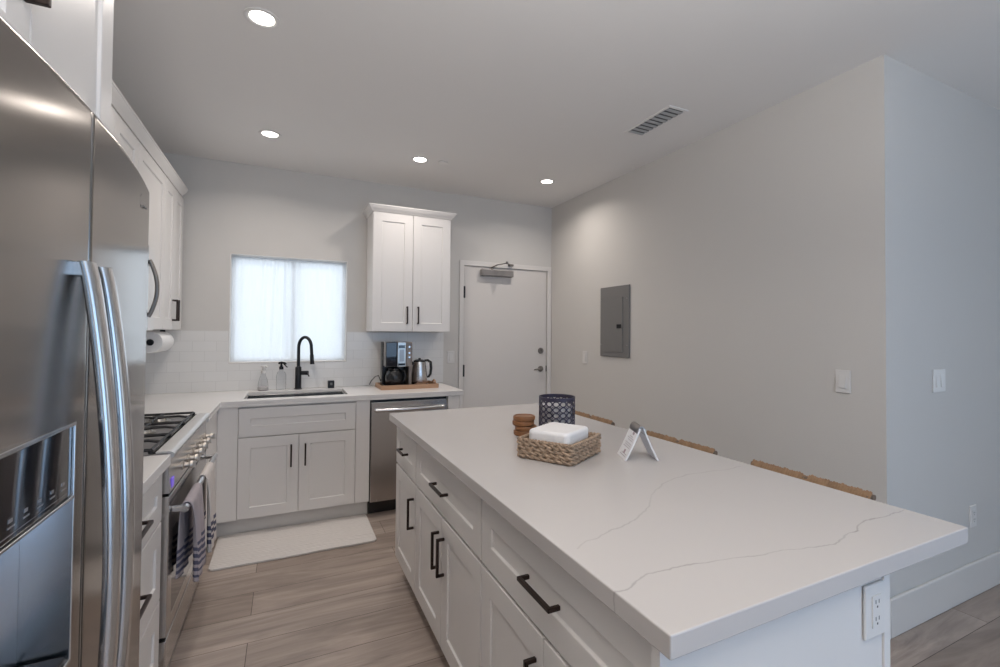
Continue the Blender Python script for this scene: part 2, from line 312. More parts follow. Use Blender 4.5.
# ------------------------------------------------------------------ mesh helpers
class MB:
    def __init__(s): s.bm = bmesh.new()
    def face(s, vs):
        try: return s.bm.faces.new(vs)
        except ValueError: return None
    def v(s, p): return s.bm.verts.new(p)
    def box(s, x0, y0, z0, x1, y1, z1, T=None):
        c = [(x, y, z) for z in (z0, z1) for x, y in ((x0, y0), (x1, y0), (x1, y1), (x0, y1))]
        if T: c = [T(*p) for p in c]
        v = [s.v(p) for p in c]
        for f in ((0, 3, 2, 1), (4, 5, 6, 7), (0, 1, 5, 4), (1, 2, 6, 5), (2, 3, 7, 6), (3, 0, 4, 7)): s.face([v[i] for i in f])
        return s
    def rings(s, rings, cap0=True, cap1=True, closed=False):
        R = [[s.v(p) for p in r] for r in rings]; n = len(R[0])
        m = len(R)
        for i in range(m if closed else m-1):
            a, b = R[i], R[(i+1) % m]
            for j in range(n): s.face([a[j], a[(j+1) % n], b[(j+1) % n], b[j]])
        if not closed:
            if cap0: s.face(R[0][::-1])
            if cap1: s.face(R[-1])
        return s
    def cyl(s, p0, p1, r0, r1=None, n=20):
        return s.tube([p0, p1], [r0, r0 if r1 is None else r1], n)
    def tube(s, pts, r, n=10, closed=False, sx=1.0, ref=None):
        pts = [Vector(p) for p in pts]; m = len(pts)
        if not hasattr(r, '__len__'): r = [r]*m
        rings = []; prev = None
        for i, p in enumerate(pts):
            if closed: t = pts[(i+1) % m]-pts[i-1]
            else: t = pts[min(i+1, m-1)]-pts[max(i-1, 0)]
            t.normalize()
            if prev is None:
                a = Vector(ref) if ref else (Vector((0, 0, 1)) if abs(t.z) < 0.9 else Vector((1, 0, 0)))
            else: a = prev
            a = (a-t*a.dot(t)).normalized(); prev = a; b = t.cross(a)
            rings.append([p+(a*math.cos(2*PI*k/n)*sx+b*math.sin(2*PI*k/n))*r[i] for k in range(n)])
        return s.rings(rings, closed=closed)
    def lathe(s, prof, c=(0, 0, 0), n=32, T=None):
        rings = []
        for r, z in prof:
            ring = [(c[0]+r*math.cos(2*PI*k/n), c[1]+r*math.sin(2*PI*k/n), c[2]+z) for k in range(n)]
            rings.append([T(*p) for p in ring] if T else ring)
        return s.rings(rings)
    def prism(s, poly, d0, d1, T):
        return s.rings([[T(a, b, d0) for a, b in poly], [T(a, b, d1) for a, b in poly]])
    def grid(s, fn, nu, nv, thick=None):
        P = [[Vector(fn(i/nu, j/nv)) for j in range(nv+1)] for i in range(nu+1)]
        V = [[s.v(p) for p in row] for row in P]
        for i in range(nu):
            for j in range(nv): s.face([V[i][j], V[i+1][j], V[i+1][j+1], V[i][j+1]])
        return s
    def slab(s, us, vs, fill, d0, d1, T):
        """cells of a rectangular grid extruded from d0 to d1; fill(i,j) says which cells exist"""
        cache = {}
        def V(i, j, k):
            key = (i, j, k)
            if key not in cache: cache[key] = s.v(T(us[i], vs[j], (d0, d1)[k]))
            return cache[key]
        nu, nv = len(us)-1, len(vs)-1
        F = lambda i, j: 0 <= i < nu and 0 <= j < nv and fill(i, j)
        for i in range(nu):
            for j in range(nv):
                if not F(i, j): continue
                for k in (0, 1): s.face([V(i, j, k), V(i+1, j, k), V(i+1, j+1, k), V(i, j+1, k)])
                for di, dj, e in ((-1, 0, ((i, j), (i, j+1))), (1, 0, ((i+1, j), (i+1, j+1))), (0, -1, ((i, j), (i+1, j))), (0, 1, ((i, j+1), (i+1, j+1)))):
                    if not F(i+di, j+dj):
                        (a, b), (c, d) = e
                        s.face([V(a, b, 0), V(c, d, 0), V(c, d, 1), V(a, b, 1)])
        return s
    def shaker(s, F, a0, a1, z0, z1, d0=0.0, th=0.02, st=0.072, rec=0.008):
        b = 0.002
        o = [(a0, z0), (a1, z0), (a1, z1), (a0, z1)]
        i = [(a0+st, z0+st), (a1-st, z0+st), (a1-st, z1-st), (a0+st, z1-st)]
        i2 = [(a0+st+b, z0+st+b), (a1-st-b, z0+st+b), (a1-st-b, z1-st-b), (a0+st+b, z1-st-b)]
        B = [s.v(F(a, d0, z)) for a, z in o]; O = [s.v(F(a, d0+th, z)) for a, z in o]
        I = [s.v(F(a, d0+th, z)) for a, z in i]; J = [s.v(F(a, d0+th-rec, z)) for a, z in i2]
        s.face(B[::-1])
        for k in range(4):
            l = (k+1) % 4
            s.face([B[k], B[l], O[l], O[k]]); s.face([O[k], O[l], I[l], I[k]]); s.face([I[k], I[l], J[l], J[k]])
        s.face(J)
        return s
    def pull(s, F, a, z, L, vert, d0):
        h = 0.0055; so = 0.028; c = L/2
        if vert:
            s.box(a-h, d0+so-h, z-c, a+h, d0+so+h, z+c, F)
            for q in (-1, 1): s.box(a-h, d0, z+q*c-h if q > 0 else z-c-h, a+h, d0+so+h, z+c+h if q > 0 else z-c+h, F)
        else:
            s.box(a-c, d0+so-h, z-h, a+c, d0+so+h, z+h, F)
            for q in (-1, 1): s.box(a+q*c-h, d0, z-h, a+q*c+h, d0+so+h, z+h, F)
        return s

ROOT = {}
def obj(name, mb, material, parent=None, bevel=0.0, smooth=0, local=False, seg=2):
    bm = mb.bm if isinstance(mb, MB) else mb
    base = Vector((0, 0, 0))
    if parent is not None and not local: base = ROOT.get(parent.name, Vector((0, 0, 0)))
    bmesh.ops.recalc_face_normals(bm, faces=bm.faces)
    if smooth:
        for f in bm.faces: f.smooth = True
        for e in bm.edges:
            if len(e.link_faces) == 2: e.smooth = e.calc_face_angle(0) < math.radians(smooth)
    if parent is None and not local:
        # put the origin at the middle of the base
        xs = [v.co.x for v in bm.verts]; ys = [v.co.y for v in bm.verts]; zs = [v.co.z for v in bm.verts]
        base = Vector(((min(xs)+max(xs))/2, (min(ys)+max(ys))/2, min(zs)))
    if base.length > 0:
        bmesh.ops.translate(bm, verts=bm.verts, vec=-base)
    me = bpy.data.meshes.new(name); bm.to_mesh(me); bm.free()
    me.materials.append(material)
    o = bpy.data.objects.new(name, me); COL.objects.link(o)
    if parent is not None:
        o.parent = parent; ROOT[o.name] = ROOT.get(parent.name, Vector((0, 0, 0)))
    else:
        o.location = base; ROOT[o.name] = base.copy()
    if bevel > 0:
        m = o.modifiers.new('bevel', 'BEVEL'); m.width = bevel; m.segments = seg; m.limit_method = 'ANGLE'; m.angle_limit = math.radians(40)
        m.harden_normals = False
    return o
def thing(name, label, cat, loc=(0, 0, 0), rotz=0, group=None):
    o = bpy.data.objects.new(name, None); COL.objects.link(o)
    o.location = loc; o.rotation_euler = (0, 0, rotz); o.empty_display_size = 0.05
    ROOT[o.name] = Vector(loc)
    return tag(o, label, cat, group)
def tag(o, label, cat, group=None):
    o['label'] = label; o['category'] = cat
    if group: o['group'] = group
    return o
def struct(name, mb, material, parent=None, **k):
    o = obj(name, mb, material, parent, **k)
    if parent is None: o['kind'] = 'structure'
    return o
def dup(root, loc, label, rotz=None):
    r = root.copy(); COL.objects.link(r); r.location = loc; r['label'] = label
    if rotz is not None: r.rotation_euler = (0, 0, rotz)
    ROOT[r.name] = Vector(loc)
    for ch in list(root.children):
        c = ch.copy(); COL.objects.link(c); c.parent = r
        for g in list(ch.children):
            d = g.copy(); COL.objects.link(d); d.parent = c
    return r
XY = lambda a, b, d: (a, b, d)
XZ = lambda a, b, d: (a, d, b)      # plane x,z extruded along y
YZ = lambda a, b, d: (d, a, b)      # plane y,z extruded along x

# ------------------------------------------------------------------ room shell
H = 2.706; WX = 3.528; YC = -3.06; EX = 7.6; SY = -6.3
struct('floor', MB().box(-0.15, SY-0.15, -0.1, EX+0.15, 0.15, 0.0), M['floor'])
struct('ceiling', MB().box(-0.15, SY-0.15, H, EX+0.15, 0.15, H+0.1), M['ceiling'])
struct('wall_left', MB().box(-0.15, SY-0.15, 0, 0, 0.15, H), M['wall'])
wx0, wx1, wz0, wz1 = 0.622, 1.494, 1.1255, 1.990
dx0, dx1, dzt = 2.554, 3.478, 2.032
us = [0, wx0, wx1, dx0, dx1, WX]; vs = [0, wz0, wz1, dzt, H]
struct('wall_back', MB().slab(us, vs, lambda i, j: not ((i == 1 and j == 1) or (i == 3 and j < 3)), 0, 0.15, XZ), M['wall'])
struct('wall_right', MB().box(WX, YC, 0, WX+0.15, 0.15, H), M['wall'])
struct('wall_return', MB().box(WX+0.15, YC, 0, EX, YC+0.15, H), M['wall'])
struct('wall_east', MB().slab([SY, -5.9, -3.6, YC], [0, 0.3, 2.4, H], lambda i, j: not (i == 1 and j == 1), EX, EX+0.15, YZ), M['wall'])
us = [0, 1.2, 4.0, EX]; vs = [0, 0.2, 2.3, H]
struct('wall_front', MB().slab(us, vs, lambda i, j: not (i == 1 and j == 1), SY-0.15, SY, XZ), M['wall'])
def window(name, T, a0, a1, z0, z1, mull, fw, d0, d1, pd):
    w = bpy.data.objects.new(name, None); COL.objects.link(w); w['kind'] = 'structure'; ROOT[w.name] = Vector((0, 0, 0))
    us = [a0, a0+fw]
    for m_ in mull: us += [m_-fw/2, m_+fw/2]
    us += [a1-fw, a1]
    obj('window_frame', MB().slab(us, [z0, z0+fw, z1-fw, z1], lambda i, j: not (j == 1 and i % 2 == 1), d0, d1, T), M['vinyl'], w, bevel=0.003)
    for k in range(1, len(us)-2, 2):
        obj('pane', MB().box(us[k]-0.005, z0+fw-0.005, pd, us[k+1]+0.005, z1-fw+0.005, pd+0.006, T), M['pane'], w)
    return w
window('window_1', XZ, wx0, wx1, wz0, wz1, [1.075], 0.030, 0.108, 0.149, 0.125)
window('window_2', XZ, 1.2, 4.0, 0.2, 2.3, [2.6], 0.06, SY-0.12, SY-0.05, SY-0.09)
window('window_3', YZ, -5.9, -3.6, 0.3, 2.4, [-4.75], 0.06, EX+0.05, EX+0.12, EX+0.08)
# door with its hinges, deadbolt and lever
D = bpy.data.objects.new('door_1', None); COL.objects.link(D); D['kind'] = 'structure'; D.location = (3.05, 0, 0); ROOT[D.name] = Vector((3.05, 0, 0))
obj('door_slab', MB().box(2.594, 0.004, 0.008, 3.506, 0.048, 2.030), M['door'], D, bevel=0.002)
for z in (0.25, 1.018, 1.773):
    obj('hinge', MB().box(2.581, -0.008, z-0.055, 2.602, 0.012, z+0.055).cyl((2.590, -0.010, z-0.057), (2.590, -0.010, z+0.057), 0.0085, n=12), M['black'], D, smooth=40)
db = obj('deadbolt', MB().lathe([(0.031, 0), (0.031, 0.010), (0.026, 0.016), (0.0, 0.016)], (3.44, 0.004, 1.202), 28, lambda x, y, z: (x, 0.004-(z-1.202), 1.202+(y-0.004))), M['lever'], D, smooth=40)
obj('thumb_turn', MB().box(3.436, -0.03, 1.185, 3.444, -0.012, 1.219), M['lever'], db, bevel=0.002)
lv = MB().lathe([(0.030, 0), (0.030, 0.008), (0.022, 0.014), (0.012, 0.016), (0.011, 0.045), (0.0, 0.046)], (3.44, 0.004, 1.014), 28, lambda x, y, z: (x, 0.004-(z-1.014), 1.014+(y-0.004)))
lv.tube([(3.445, -0.038, 1.014), (3.42, -0.040, 1.015), (3.38, -0.040, 1.012), (3.345, -0.040, 1.010)], [0.011, 0.010, 0.008, 0.006], 12)
obj('lever_handle', lv, M['lever'], D, smooth=45)
D_STRIKE = obj('strike_plate', MB().box(3.503, -0.001, 0.985, 3.511, 0.010, 1.045), M['black'], D)
D.location.x -= 0.0337
struct('trim_1', MB().slab([dx0-0.045, dx0, dx1, dx1+0.045], [0, dzt, dzt+0.045], lambda i, j: not (i == 1 and j == 0), -0.014, -0.0005, XZ), M['trim'], bevel=0.002)
struct('baseboard_right', MB().box(WX-0.015, YC-0.015, 0, WX-0.0005, -0.02, 0.178), M['trim'], bevel=0.003)
struct('baseboard_return', MB().box(WX-0.0, YC-0.016, 0, EX-0.01, YC-0.0005, 0.178), M['trim'], bevel=0.006)
# subway tile on the back and side walls, the tile edge stops level with the wall cabinets
ZB = 1.382
us = [0.012, wx0, wx1, 2.356]
struct('trim_2', MB().slab(us, [0.9145, wz0, ZB], lambda i, j: not (i == 1 and j == 1), -0.009, -0.0005, XZ), M['tile_x'])
struct('trim_3', MB().box(0.0005, -2.70, 0.9145, 0.010, -0.0005, ZB), M['tile_y'])
struct('trim_4', MB().box(wx0+0.001, -0.012, wz0+0.0005, wx1-0.001, 0.107, wz0+0.010), M['trim'], bevel=0.002)

struct('trim_5', MB().slab([wx0+0.0003, wx0+0.005, wx1-0.005, wx1-0.0003], [wz0+0.0105, wz1-0.005, wz1-0.0003], lambda i, j: not (i == 1 and j == 0), -0.0006, 0.1075, XZ), M['trim'])
# ------------------------------------------------------------------ door closer
c = thing('door_closer', 'grey overhead door closer box mounted at the top of the white door', 'door closer', (2.93, 0.004, 1.97))
obj('cover', MB().box(2.765, -0.062, 1.940, 3.095, 0.0035, 2.000), M['closer'], c, bevel=0.005)
obj('end_cap', MB().box(2.757, -0.062, 1.938, 2.7645, 0.0035, 2.002), M['steel_d'], c, bevel=0.003)
am = MB().cyl((2.875, -0.03, 2.0), (2.875, -0.03, 2.026), 0.012, n=14)
am.tube([(2.862, -0.03, 2.022), (2.90, -0.10, 2.045), (2.955, -0.20, 2.052)], [0.011, 0.009, 0.009], 10, sx=0.5)
am.tube([(2.955, -0.20, 2.058), (3.0, -0.11, 2.062), (3.075, -0.03, 2.064)], [0.009, 0.009, 0.010], 10, sx=0.5)
am.cyl((2.955, -0.20, 2.044), (2.955, -0.20, 2.066), 0.013, n=14)
obj('arm', am, M['lever'], c, smooth=40)
obj('arm_bracket', MB().box(3.05, -0.05, 2.050, 3.10, -0.0145, 2.070), M['lever'], c, bevel=0.003)
c.location.x -= 0.036

# ------------------------------------------------------------------ ceiling fittings
def can_light(x, y, label):
    t = thing('recessed_light', label, 'ceiling light', (x, y, H), group='recessed ceiling lights')
    prof = [(0.048, -0.0003), (0.070, -0.0003), (0.0695, -0.004), (0.062, -0.0055), (0.050, -0.003)]
    mb = MB(); n = 40
    mb.rings([[(r*math.cos(2*PI*k/n), r*math.sin(2*PI*k/n), z) for k in range(n)] for r, z in prof], closed=True)
    obj('trim_ring', mb, M['plate'], t, smooth=50, local=True)
    obj('lens', MB().lathe([(0.0, -0.0012), (0.0475, -0.0012), (0.0475, -0.0002)], (0, 0, 0), 36), M['led'], t, local=True)
    l = bpy.data.lights.new('can_lamp', 'AREA'); l.shape = 'DISK'; l.size = 0.10; l.energy = CAN_POWER; l.color = CAN_COL; l.spread = math.radians(150)
    lo = bpy.data.objects.new('can_lamp', l); COL.objects.link(lo); lo.location = (x, y, H-0.008)
    return t
can_light(0.911, -2.03, 'recessed ceiling light nearest the fridge, largest of the four')
can_light(0.906, -0.729, 'recessed ceiling light in front of the sink window')
can_light(1.926, -0.734, 'recessed ceiling light above the dishwasher and coffee maker')
can_light(3.049, -0.729, 'recessed ceiling light in front of the white entry door')
v = thing('air_vent', 'rectangular grey louvred air register in the ceiling', 'air vent', (3.065, -2.037, H))
vx0, vx1, vy0, vy1 = 3.008, 3.122, -2.223, -1.850
obj('frame', MB().slab([vx0-0.02, vx0, vx1, vx1+0.02], [vy0-0.02, vy0, vy1, vy1+0.02], lambda i, j: not (i == 1 and j == 1), H-0.006, H-0.0003, XY), M['ceiling'], v, bevel=0.002)
obj('backing', MB().box(vx0-0.003, vy0-0.003, H-0.0012, vx1+0.003, vy1+0.003, H-0.0005), M['platedark'], v)
lm = MB(); n = 9
for k in range(n):
    y = vy0+(k+0.5)*(vy1-vy0)/n; w = 0.0125
    lm.box(vx0, y-w, H-0.0075, vx1, y+w, H-0.0050)
obj('louvres', lm, M['vent'], v)
s = MB().lathe([(0.0, -0.014), (0.034, -0.014), (0.038, -0.011), (0.038, -0.007), (0.030, -0.006), (0.030, -0.0003)], (2.099, -0.764, H), 32)
tag(obj('sprinkler_cover', s, M['ceiling'], smooth=40), 'small round white sprinkler cover plate on the ceiling', 'sprinkler cover')

# ------------------------------------------------------------------ wall plates and the electrical panel
def plate_F(o, axis):
    # d is the distance off the wall
    if axis == 'right': return lambda a, d, z: (WX-d, a, z)
    if axis == 'return': return lambda a, d, z: (a, YC-d, z)
    if axis == 'back': return lambda a, d, z: (a, -d, z)
    if axis == 'island': return lambda a, d, z: (a, -3.6775-d, z)
def plate(name, label, cat, axis, a, z, w, kind):
    F = plate_F(None, axis); h = 0.0575
    t = thing(name, label, cat, F(a, 0, z-h))
    obj('cover_plate', MB().box(a-w/2, 0.0006, z-h, a+w/2, 0.007, z+h, F), M['plate'], t, bevel=0.003)
    if kind == 'rocker':
        n = max(1, round(w/0.07)) if w > 0.1 else 1
        for k in range(n):
            ca = a+(k-(n-1)/2)*0.046
            obj('rocker', MB().rings([[F(ca-0.0165, 0.0072, z-0.033), F(ca+0.0165, 0.0072, z-0.033), F(ca+0.0165, 0.0072, z+0.033), F(ca-0.0165, 0.0072, z+0.033)],
                                      [F(ca-0.0155, 0.013, z-0.032), F(ca+0.0155, 0.013, z-0.032), F(ca+0.0155, 0.008, z+0.032), F(ca-0.0155, 0.008, z+0.032)]]), M['plate'], t, bevel=0.0008)
    else:
        obj('receptacle', MB().box(a-0.0165, 0.0072, z-0.034, a+0.0165, 0.010, z+0.034, F), M['plate'], t, bevel=0.001)
        sl = MB()
        for q in (-0.018, 0.018):
            for da in (-0.006, 0.006): sl.box(a+da-0.001, 0.0101, z+q-0.001, a+da+0.001, 0.0107, z+q+0.007, F)
            sl.box(a-0.002, 0.0101, z+q-0.010, a+0.002, 0.0107, z+q-0.006, F)
        obj('slots', sl, M['platedark'], t)
    return t
plate('light_switch', 'white rocker switch on the long wall near the outer corner', 'switch', 'right', -2.8745, 1.155, 0.070, 'rocker')
plate('light_switch', 'small white switch plate on the long wall beside the entry door', 'switch', 'right', -0.630, 1.163, 0.072, 'rocker')
plate('light_switch', 'double white switch plate on the bluish wall at the far right', 'switch', 'return', 4.006, 1.159, 0.122, 'rocker')
plate('light_switch', 'white switch plate between the tile backsplash and the entry door', 'switch', 'back', 2.430, 1.150, 0.072, 'rocker')
plate('power_outlet', 'white wall outlet low on the bluish wall behind the island corner', 'outlet', 'return', 4.356, 0.420, 0.072, 'outlet')

F = plate_F(None, 'right')
e = thing('electrical_panel', 'grey metal breaker panel set in the long blank wall', 'electrical panel', (WX, -1.07, 1.188))
obj('cover', MB().box(-1.264, 0.0006, 1.188, -0.877, 0.013, 1.785, F), M['panelgrey'], e, bevel=0.003)
pd = obj('panel_door', MB().box(-1.187, 0.0132, 1.230, -0.932, 0.019, 1.690, F), M['panelgrey'], e, bevel=0.002)
obj('latch', MB().box(-1.170, 0.0192, 1.430, -1.115, 0.024, 1.462, F), M['blackplastic'], pd, bevel=0.002)
for a in (-1.238, -0.892):
    for z in (1.29, 1.675):
        obj('screw', MB().lathe([(0.006, 0), (0.005, 0.003), (0, 0.004)], (0, 0, 0), 12, lambda x, y, zz, a=a, z=z: F(a+x, 0.013+zz, z+y)), M['steel_s'], e)

# ------------------------------------------------------------------ cabinets
def FL(x):   # left run, facing +x
    return lambda a, d, z: (x+d, a, z)
def FB(y):   # back run, facing -y
    return lambda a, d, z: (a, y-d, z)
def FI(x):   # island, facing -x
    return lambda a, d, z: (x-d, a, z)
PZ = dict(bevel=0.0022, seg=2)
def door(par, F, a0, a1, z0, z1, pull=None, name='door', st=0.072):
    o = obj(name, MB().shaker(F, a0, a1, z0, z1, 0.0012, st=st), M['cab'], par, **PZ)
    if pull:
        a, z, L, vert = pull
        obj('handle', MB().pull(F, a, z, L, vert, 0.0215), M['bronze'], o, bevel=0.002)
    return o
CT, CB = 0.914, 0.874
# sink run along the back wall, door faces end at y = -0.635
YF = -0.614
F = FB(YF)
sk = thing('sink_cabinet', 'white base cabinet under the sink with two doors and a false drawer', 'cabinet', (1.12, -0.30, 0))
cab = MB().slab([0.66, 0.80, 1.44, 1.597], [-0.613, -0.57, -0.13, -0.002], lambda i, j: True, 0.12, 0.70, XY)
cab.slab([0.66, 0.74, 1.48, 1.597], [-0.613, -0.58, -0.09, -0.002], lambda i, j: not (i == 1 and j == 1), 0.7005, 0.8735, XY)
obj('body', cab, M['cab'], sk)
obj('toe_kick', MB().box(0.62, -0.56, 0.001, 1.597, -0.545, 0.1195), M['toe'], sk)
obj('filler_panel', MB().box(0.6255, YF-0.021, 0.121, 0.7435, YF-0.0005, 0.8725), M['cab'], sk, bevel=0.001)
obj('filler_panel', MB().box(1.497, YF-0.021, 0.121, 1.596, YF-0.0005, 0.8725), M['cab'], sk, bevel=0.001)
door(sk, F, 0.7465, 1.4945, 0.668, 0.862, None, 'false_drawer')
door(sk, F, 0.7465, 1.1145, 0.123, 0.662, (1.068, 0.520, 0.140, True))
door(sk, F, 1.1175, 1.4945, 0.123, 0.662, (1.158, 0.520, 0.140, True))
# corner base on the left wall between range and sink run
cc = thing('corner_cabinet', 'narrow white blind corner base beside the far end of the range', 'cabinet', (0.3, -0.9, 0))
obj('body', MB().box(0.005, -1.150, 0.12, 0.60, -0.640, 0.8735).box(0.005, -0.640, 0.12, 0.60, -0.005, 0.8735), M['cab'], cc)
obj('filler_panel', MB().box(0.602, -1.150, 0.121, 0.6245, -0.6155, 0.8725), M['cab'], cc, bevel=0.001)
obj('toe_kick', MB().box(0.545, -1.150, 0.001, 0.56, -0.56, 0.1195), M['toe'], cc)
# spacer and end panel to the right of the dishwasher
ep = thing('end_cabinet', 'slim white cabinet end panel between the dishwasher and the entry door', 'cabinet', (2.27, -0.3, 0))
obj('body', MB().box(2.204, -0.612, 0.12, 2.297, -0.005, 0.8735), M['cab'], ep)
obj('filler_panel', MB().box(2.204, YF-0.021, 0.121, 2.295, YF-0.0005, 0.8725), M['cab'], ep, bevel=0.001)
obj('end_panel', MB().box(2.2975, YF-0.021, 0.001, 2.318, -0.002, 0.8735), M['cab'], ep, bevel=0.001)
obj('toe_kick', MB().box(2.204, -0.56, 0.001, 2.297, -0.545, 0.1195), M['toe'], ep)
# drawers between fridge and range
XL = 0.595
F = FL(XL)
ld = thing('drawer_cabinet', 'white three-drawer base cabinet between the fridge and the range', 'cabinet', (0.3, -2.39, 0))
obj('body', MB().box(0.005, -2.718, 0.12, XL-0.001, -2.090, 0.8735), M['cab'], ld)
obj('toe_kick', MB().box(0.53, -2.718, 0.001, 0.545, -2.090, 0.1195), M['toe'], ld)
for z0, z1 in ((0.676, 0.862), (0.386, 0.670), (0.123, 0.380)):
    zz = 0.770 if z0 > 0.6 else (z0+z1)/2 if z0 < 0.3 else 0.535
    door(ld, F, -2.716, -2.108, z0, z1, (-2.47, zz, 0.14, False), 'drawer')
# counter tops
cs = MB().slab([0.002, 0.613, 0.643, 0.770, 1.450, 2.329], [-1.152, -0.650, -0.620, -0.540, -0.150, -0.002],
         lambda i, j: (i <= 1) or (j >= 1 and not (i == 3 and j == 3)), 0.892, CT, XY)
cs.slab([0.613, 0.643, 2.329], [-1.152, -0.650, -0.620], lambda i, j: not (i == 1 and j == 0), CB, 0.8919, XY)
ct = obj('countertop', cs, M['quartz'], bevel=0.002)
tag(ct, 'white L-shaped quartz countertop running under the window around the sink', 'countertop')
ct = obj('countertop', MB().box(0.002, -2.718, CB, 0.637, -2.089, CT), M['quartz'], bevel=0.002)
tag(ct, 'short white countertop between the fridge and the range', 'countertop')

# upper cabinets
def crown(F, a0, a1, z0, d_back, ret0=True, ret1=True, V=1.0):
    # stepped cove profile swept round the cabinet top (front plus returns)
    prof = [(0.0, 0.0), (0.006, 0.0), (0.010, 0.010), (0.022, 0.022), (0.036, 0.040), (0.040, 0.052), (0.045, 0.055), (0.045, 0.066), (0.0, 0.066)]
    mb = MB(); rings = []
    K = 0.85 if V < 0.85 or V >= 1 else 0.72
    for side in range(4):
        ring = []
        for d, h in prof:
            d *= K
            e0 = d if ret0 else 0; e1 = d if ret1 else 0
            p = [(a0-e0, -d_back), (a0-e0, d), (a1+e1, d), (a1+e1, -d_back)][side]
            ring.append(F(p[0], p[1], z0+h*V))
        rings.append(ring)
    mb.rings(rings)
    return mb
F = FB(-0.304)
ub = thing('wall_cabinet', 'white two-door wall cabinet with crown moulding above the coffee maker', 'cabinet', (2.0, -0.15, 1.384))
obj('body', MB().box(1.650, -0.303, 1.386, 2.313, -0.002, 2.373), M['cab'], ub, bevel=0.0012)
door(ub, F, 1.652, 1.980, 1.388, 2.372, (1.934, 1.525, 0.135, True))
door(ub, F, 1.983, 2.311, 1.388, 2.372, (2.027, 1.525, 0.135, True))
obj('crown_moulding', crown(FB(-0.3265), 1.650, 2.313, 2.3735, 0.322, V=0.78), M['cab'], ub, smooth=30)
# left wall cabinets
XU = 0.300
F = FL(XU)
lc = thing('wall_cabinet', 'white two-door wall cabinet in the far left corner above the paper towel', 'cabinet', (0.15, -0.39, 1.386))
obj('body', MB().box(0.003, -0.622, 1.386, XU-0.001, -0.045, 2.366), M['cab'], lc, bevel=0.0012)
door(lc, F, -0.332, -0.047, 1.388, 2.364, (-0.306, 1.520, 0.135, True))
door(lc, F, -0.620, -0.335, 1.388, 2.364, (-0.362, 1.520, 0.135, True))
lb = thing('wall_cabinet', 'white single-door wall cabinet between the microwave and the corner cabinet', 'cabinet', (0.15, -0.95, 1.386))
obj('body', MB().box(0.003, -1.228, 1.386, XU-0.001, -0.625, 2.366), M['cab'], lb, bevel=0.0012)
door(lb, F, -1.226, -0.627, 1.388, 2.364, (-1.19, 1.520, 0.135, True))
la = thing('wall_cabinet', 'short white wall cabinet above the microwave', 'cabinet', (0.15, -1.61, 1.81))
obj('body', MB().box(0.003, -1.990, 1.812, XU-0.001, -1.231, 2.366), M['cab'], la, bevel=0.0012)
door(la, F, -1.988, -1.612, 1.815, 2.364, (-1.645, 1.90, 0.135, True))
door(la, F, -1.609, -1.233, 1.815, 2.364, (-1.575, 1.90, 0.135, True))
cm = obj('crown_moulding', crown(FL(0.3225), -1.990, -0.125, 2.3665, 0.318, False, True, V=0.9), M['cab'], smooth=30)
tag(cm, 'long white crown moulding along the top of the left wall cabinets', 'moulding')
XO = 0.598
F = FL(XO)
of = thing('wall_cabinet', 'deep white cabinet above the stainless fridge, nearest the viewer', 'cabinet', (0.3, -3.18, 1.83))
obj('body', MB().box(0.003, -3.690, 1.800, XO-0.001, -2.765, 2.40), M['cab'], of, bevel=0.0012)
door(of, F, -3.688, -3.182, 1.802, 2.398, (-3.207, 2.004, 0.135, True), st=0.077)
door(of, F, -3.179, -2.767, 1.802, 2.398, st=0.077)
obj('crown_moulding', crown(FL(0.6205), -3.690, -2.765, 2.4005, 0.23), M['cab'], of, smooth=30)

# ------------------------------------------------------------------ island
IX = 1.622
F = FI(IX)
IY0, IY1 = -3.680, -1.545
isl_ys = [IY1, -1.996, -2.842, -3.656]
for k, lab in enumerate(('narrow island cabinet at the far end with one drawer over one door', 'middle island cabinet with one drawer over a pair of doors', 'near island cabinet closest to the viewer with a wide drawer')):
    y1, y0 = isl_ys[k], isl_ys[k+1]
    t = thing('island_cabinet', 'white ' + lab, 'cabinet', (1.9, (y0+y1)/2, 0), group='island cabinets')
    obj('body', MB().box(IX+0.0005, y0+0.0005, 0.11, 2.222, y1-0.0005, 0.8735), M['cab'], t)
    obj('toe_kick', MB().box(IX+0.06, y0+0.0005, 0.001, IX+0.075, y1-0.0005, 0.1095), M['toe'], t)
    mid = (y0+y1)/2
    g = 0.0045
    door(t, F, y0+g, y1-g, 0.645, 0.850, (mid, 0.750, 0.125 if k == 0 else 0.152, False), 'drawer')
    if k == 0:
        door(t, F, y0+g, y1-g, 0.114, 0.633, (y0+0.035, 0.492, 0.140, True))
    else:
        door(t, F, mid+0.0025, y1-g, 0.114, 0.633, (mid+0.036, 0.492, 0.140, True))
        door(t, F, y0+g, mid-0.0025, 0.114, 0.633, (mid-0.036, 0.492, 0.140, True))
ip = thing('island_end_panel', 'white finished end panel closing the near end of the island', 'end panel', (1.9, -3.586, 0))
obj('panel', MB().box(1.574, -3.6765, 0.001, 2.2195, -3.6565, 0.8735), M['cab'], ip, bevel=0.001)
obj('corner_stile', MB().box(2.2205, -3.681, 0.001, 2.244, -3.6565, 0.8735), M['cab'], ip, bevel=0.001)
bk = obj('island_back_panel', MB().box(2.2230, -3.656, 0.001, 2.242, IY1, 0.8735), M['cab'], bevel=0.001)
tag(bk, 'white panel closing the stool side of the island, under the overhang', 'end panel')
it = obj('island_countertop', MB().box(1.567, -3.707, 0.8745, 2.542, -1.503, CT), M['quartz_island'], bevel=0.0025)
tag(it, 'large white quartz island top with thin grey veins', 'countertop')
plate('power_outlet', 'white outlet on the island end panel just below the countertop', 'outlet', 'island', 2.180, 0.789, 0.076, 'outlet')

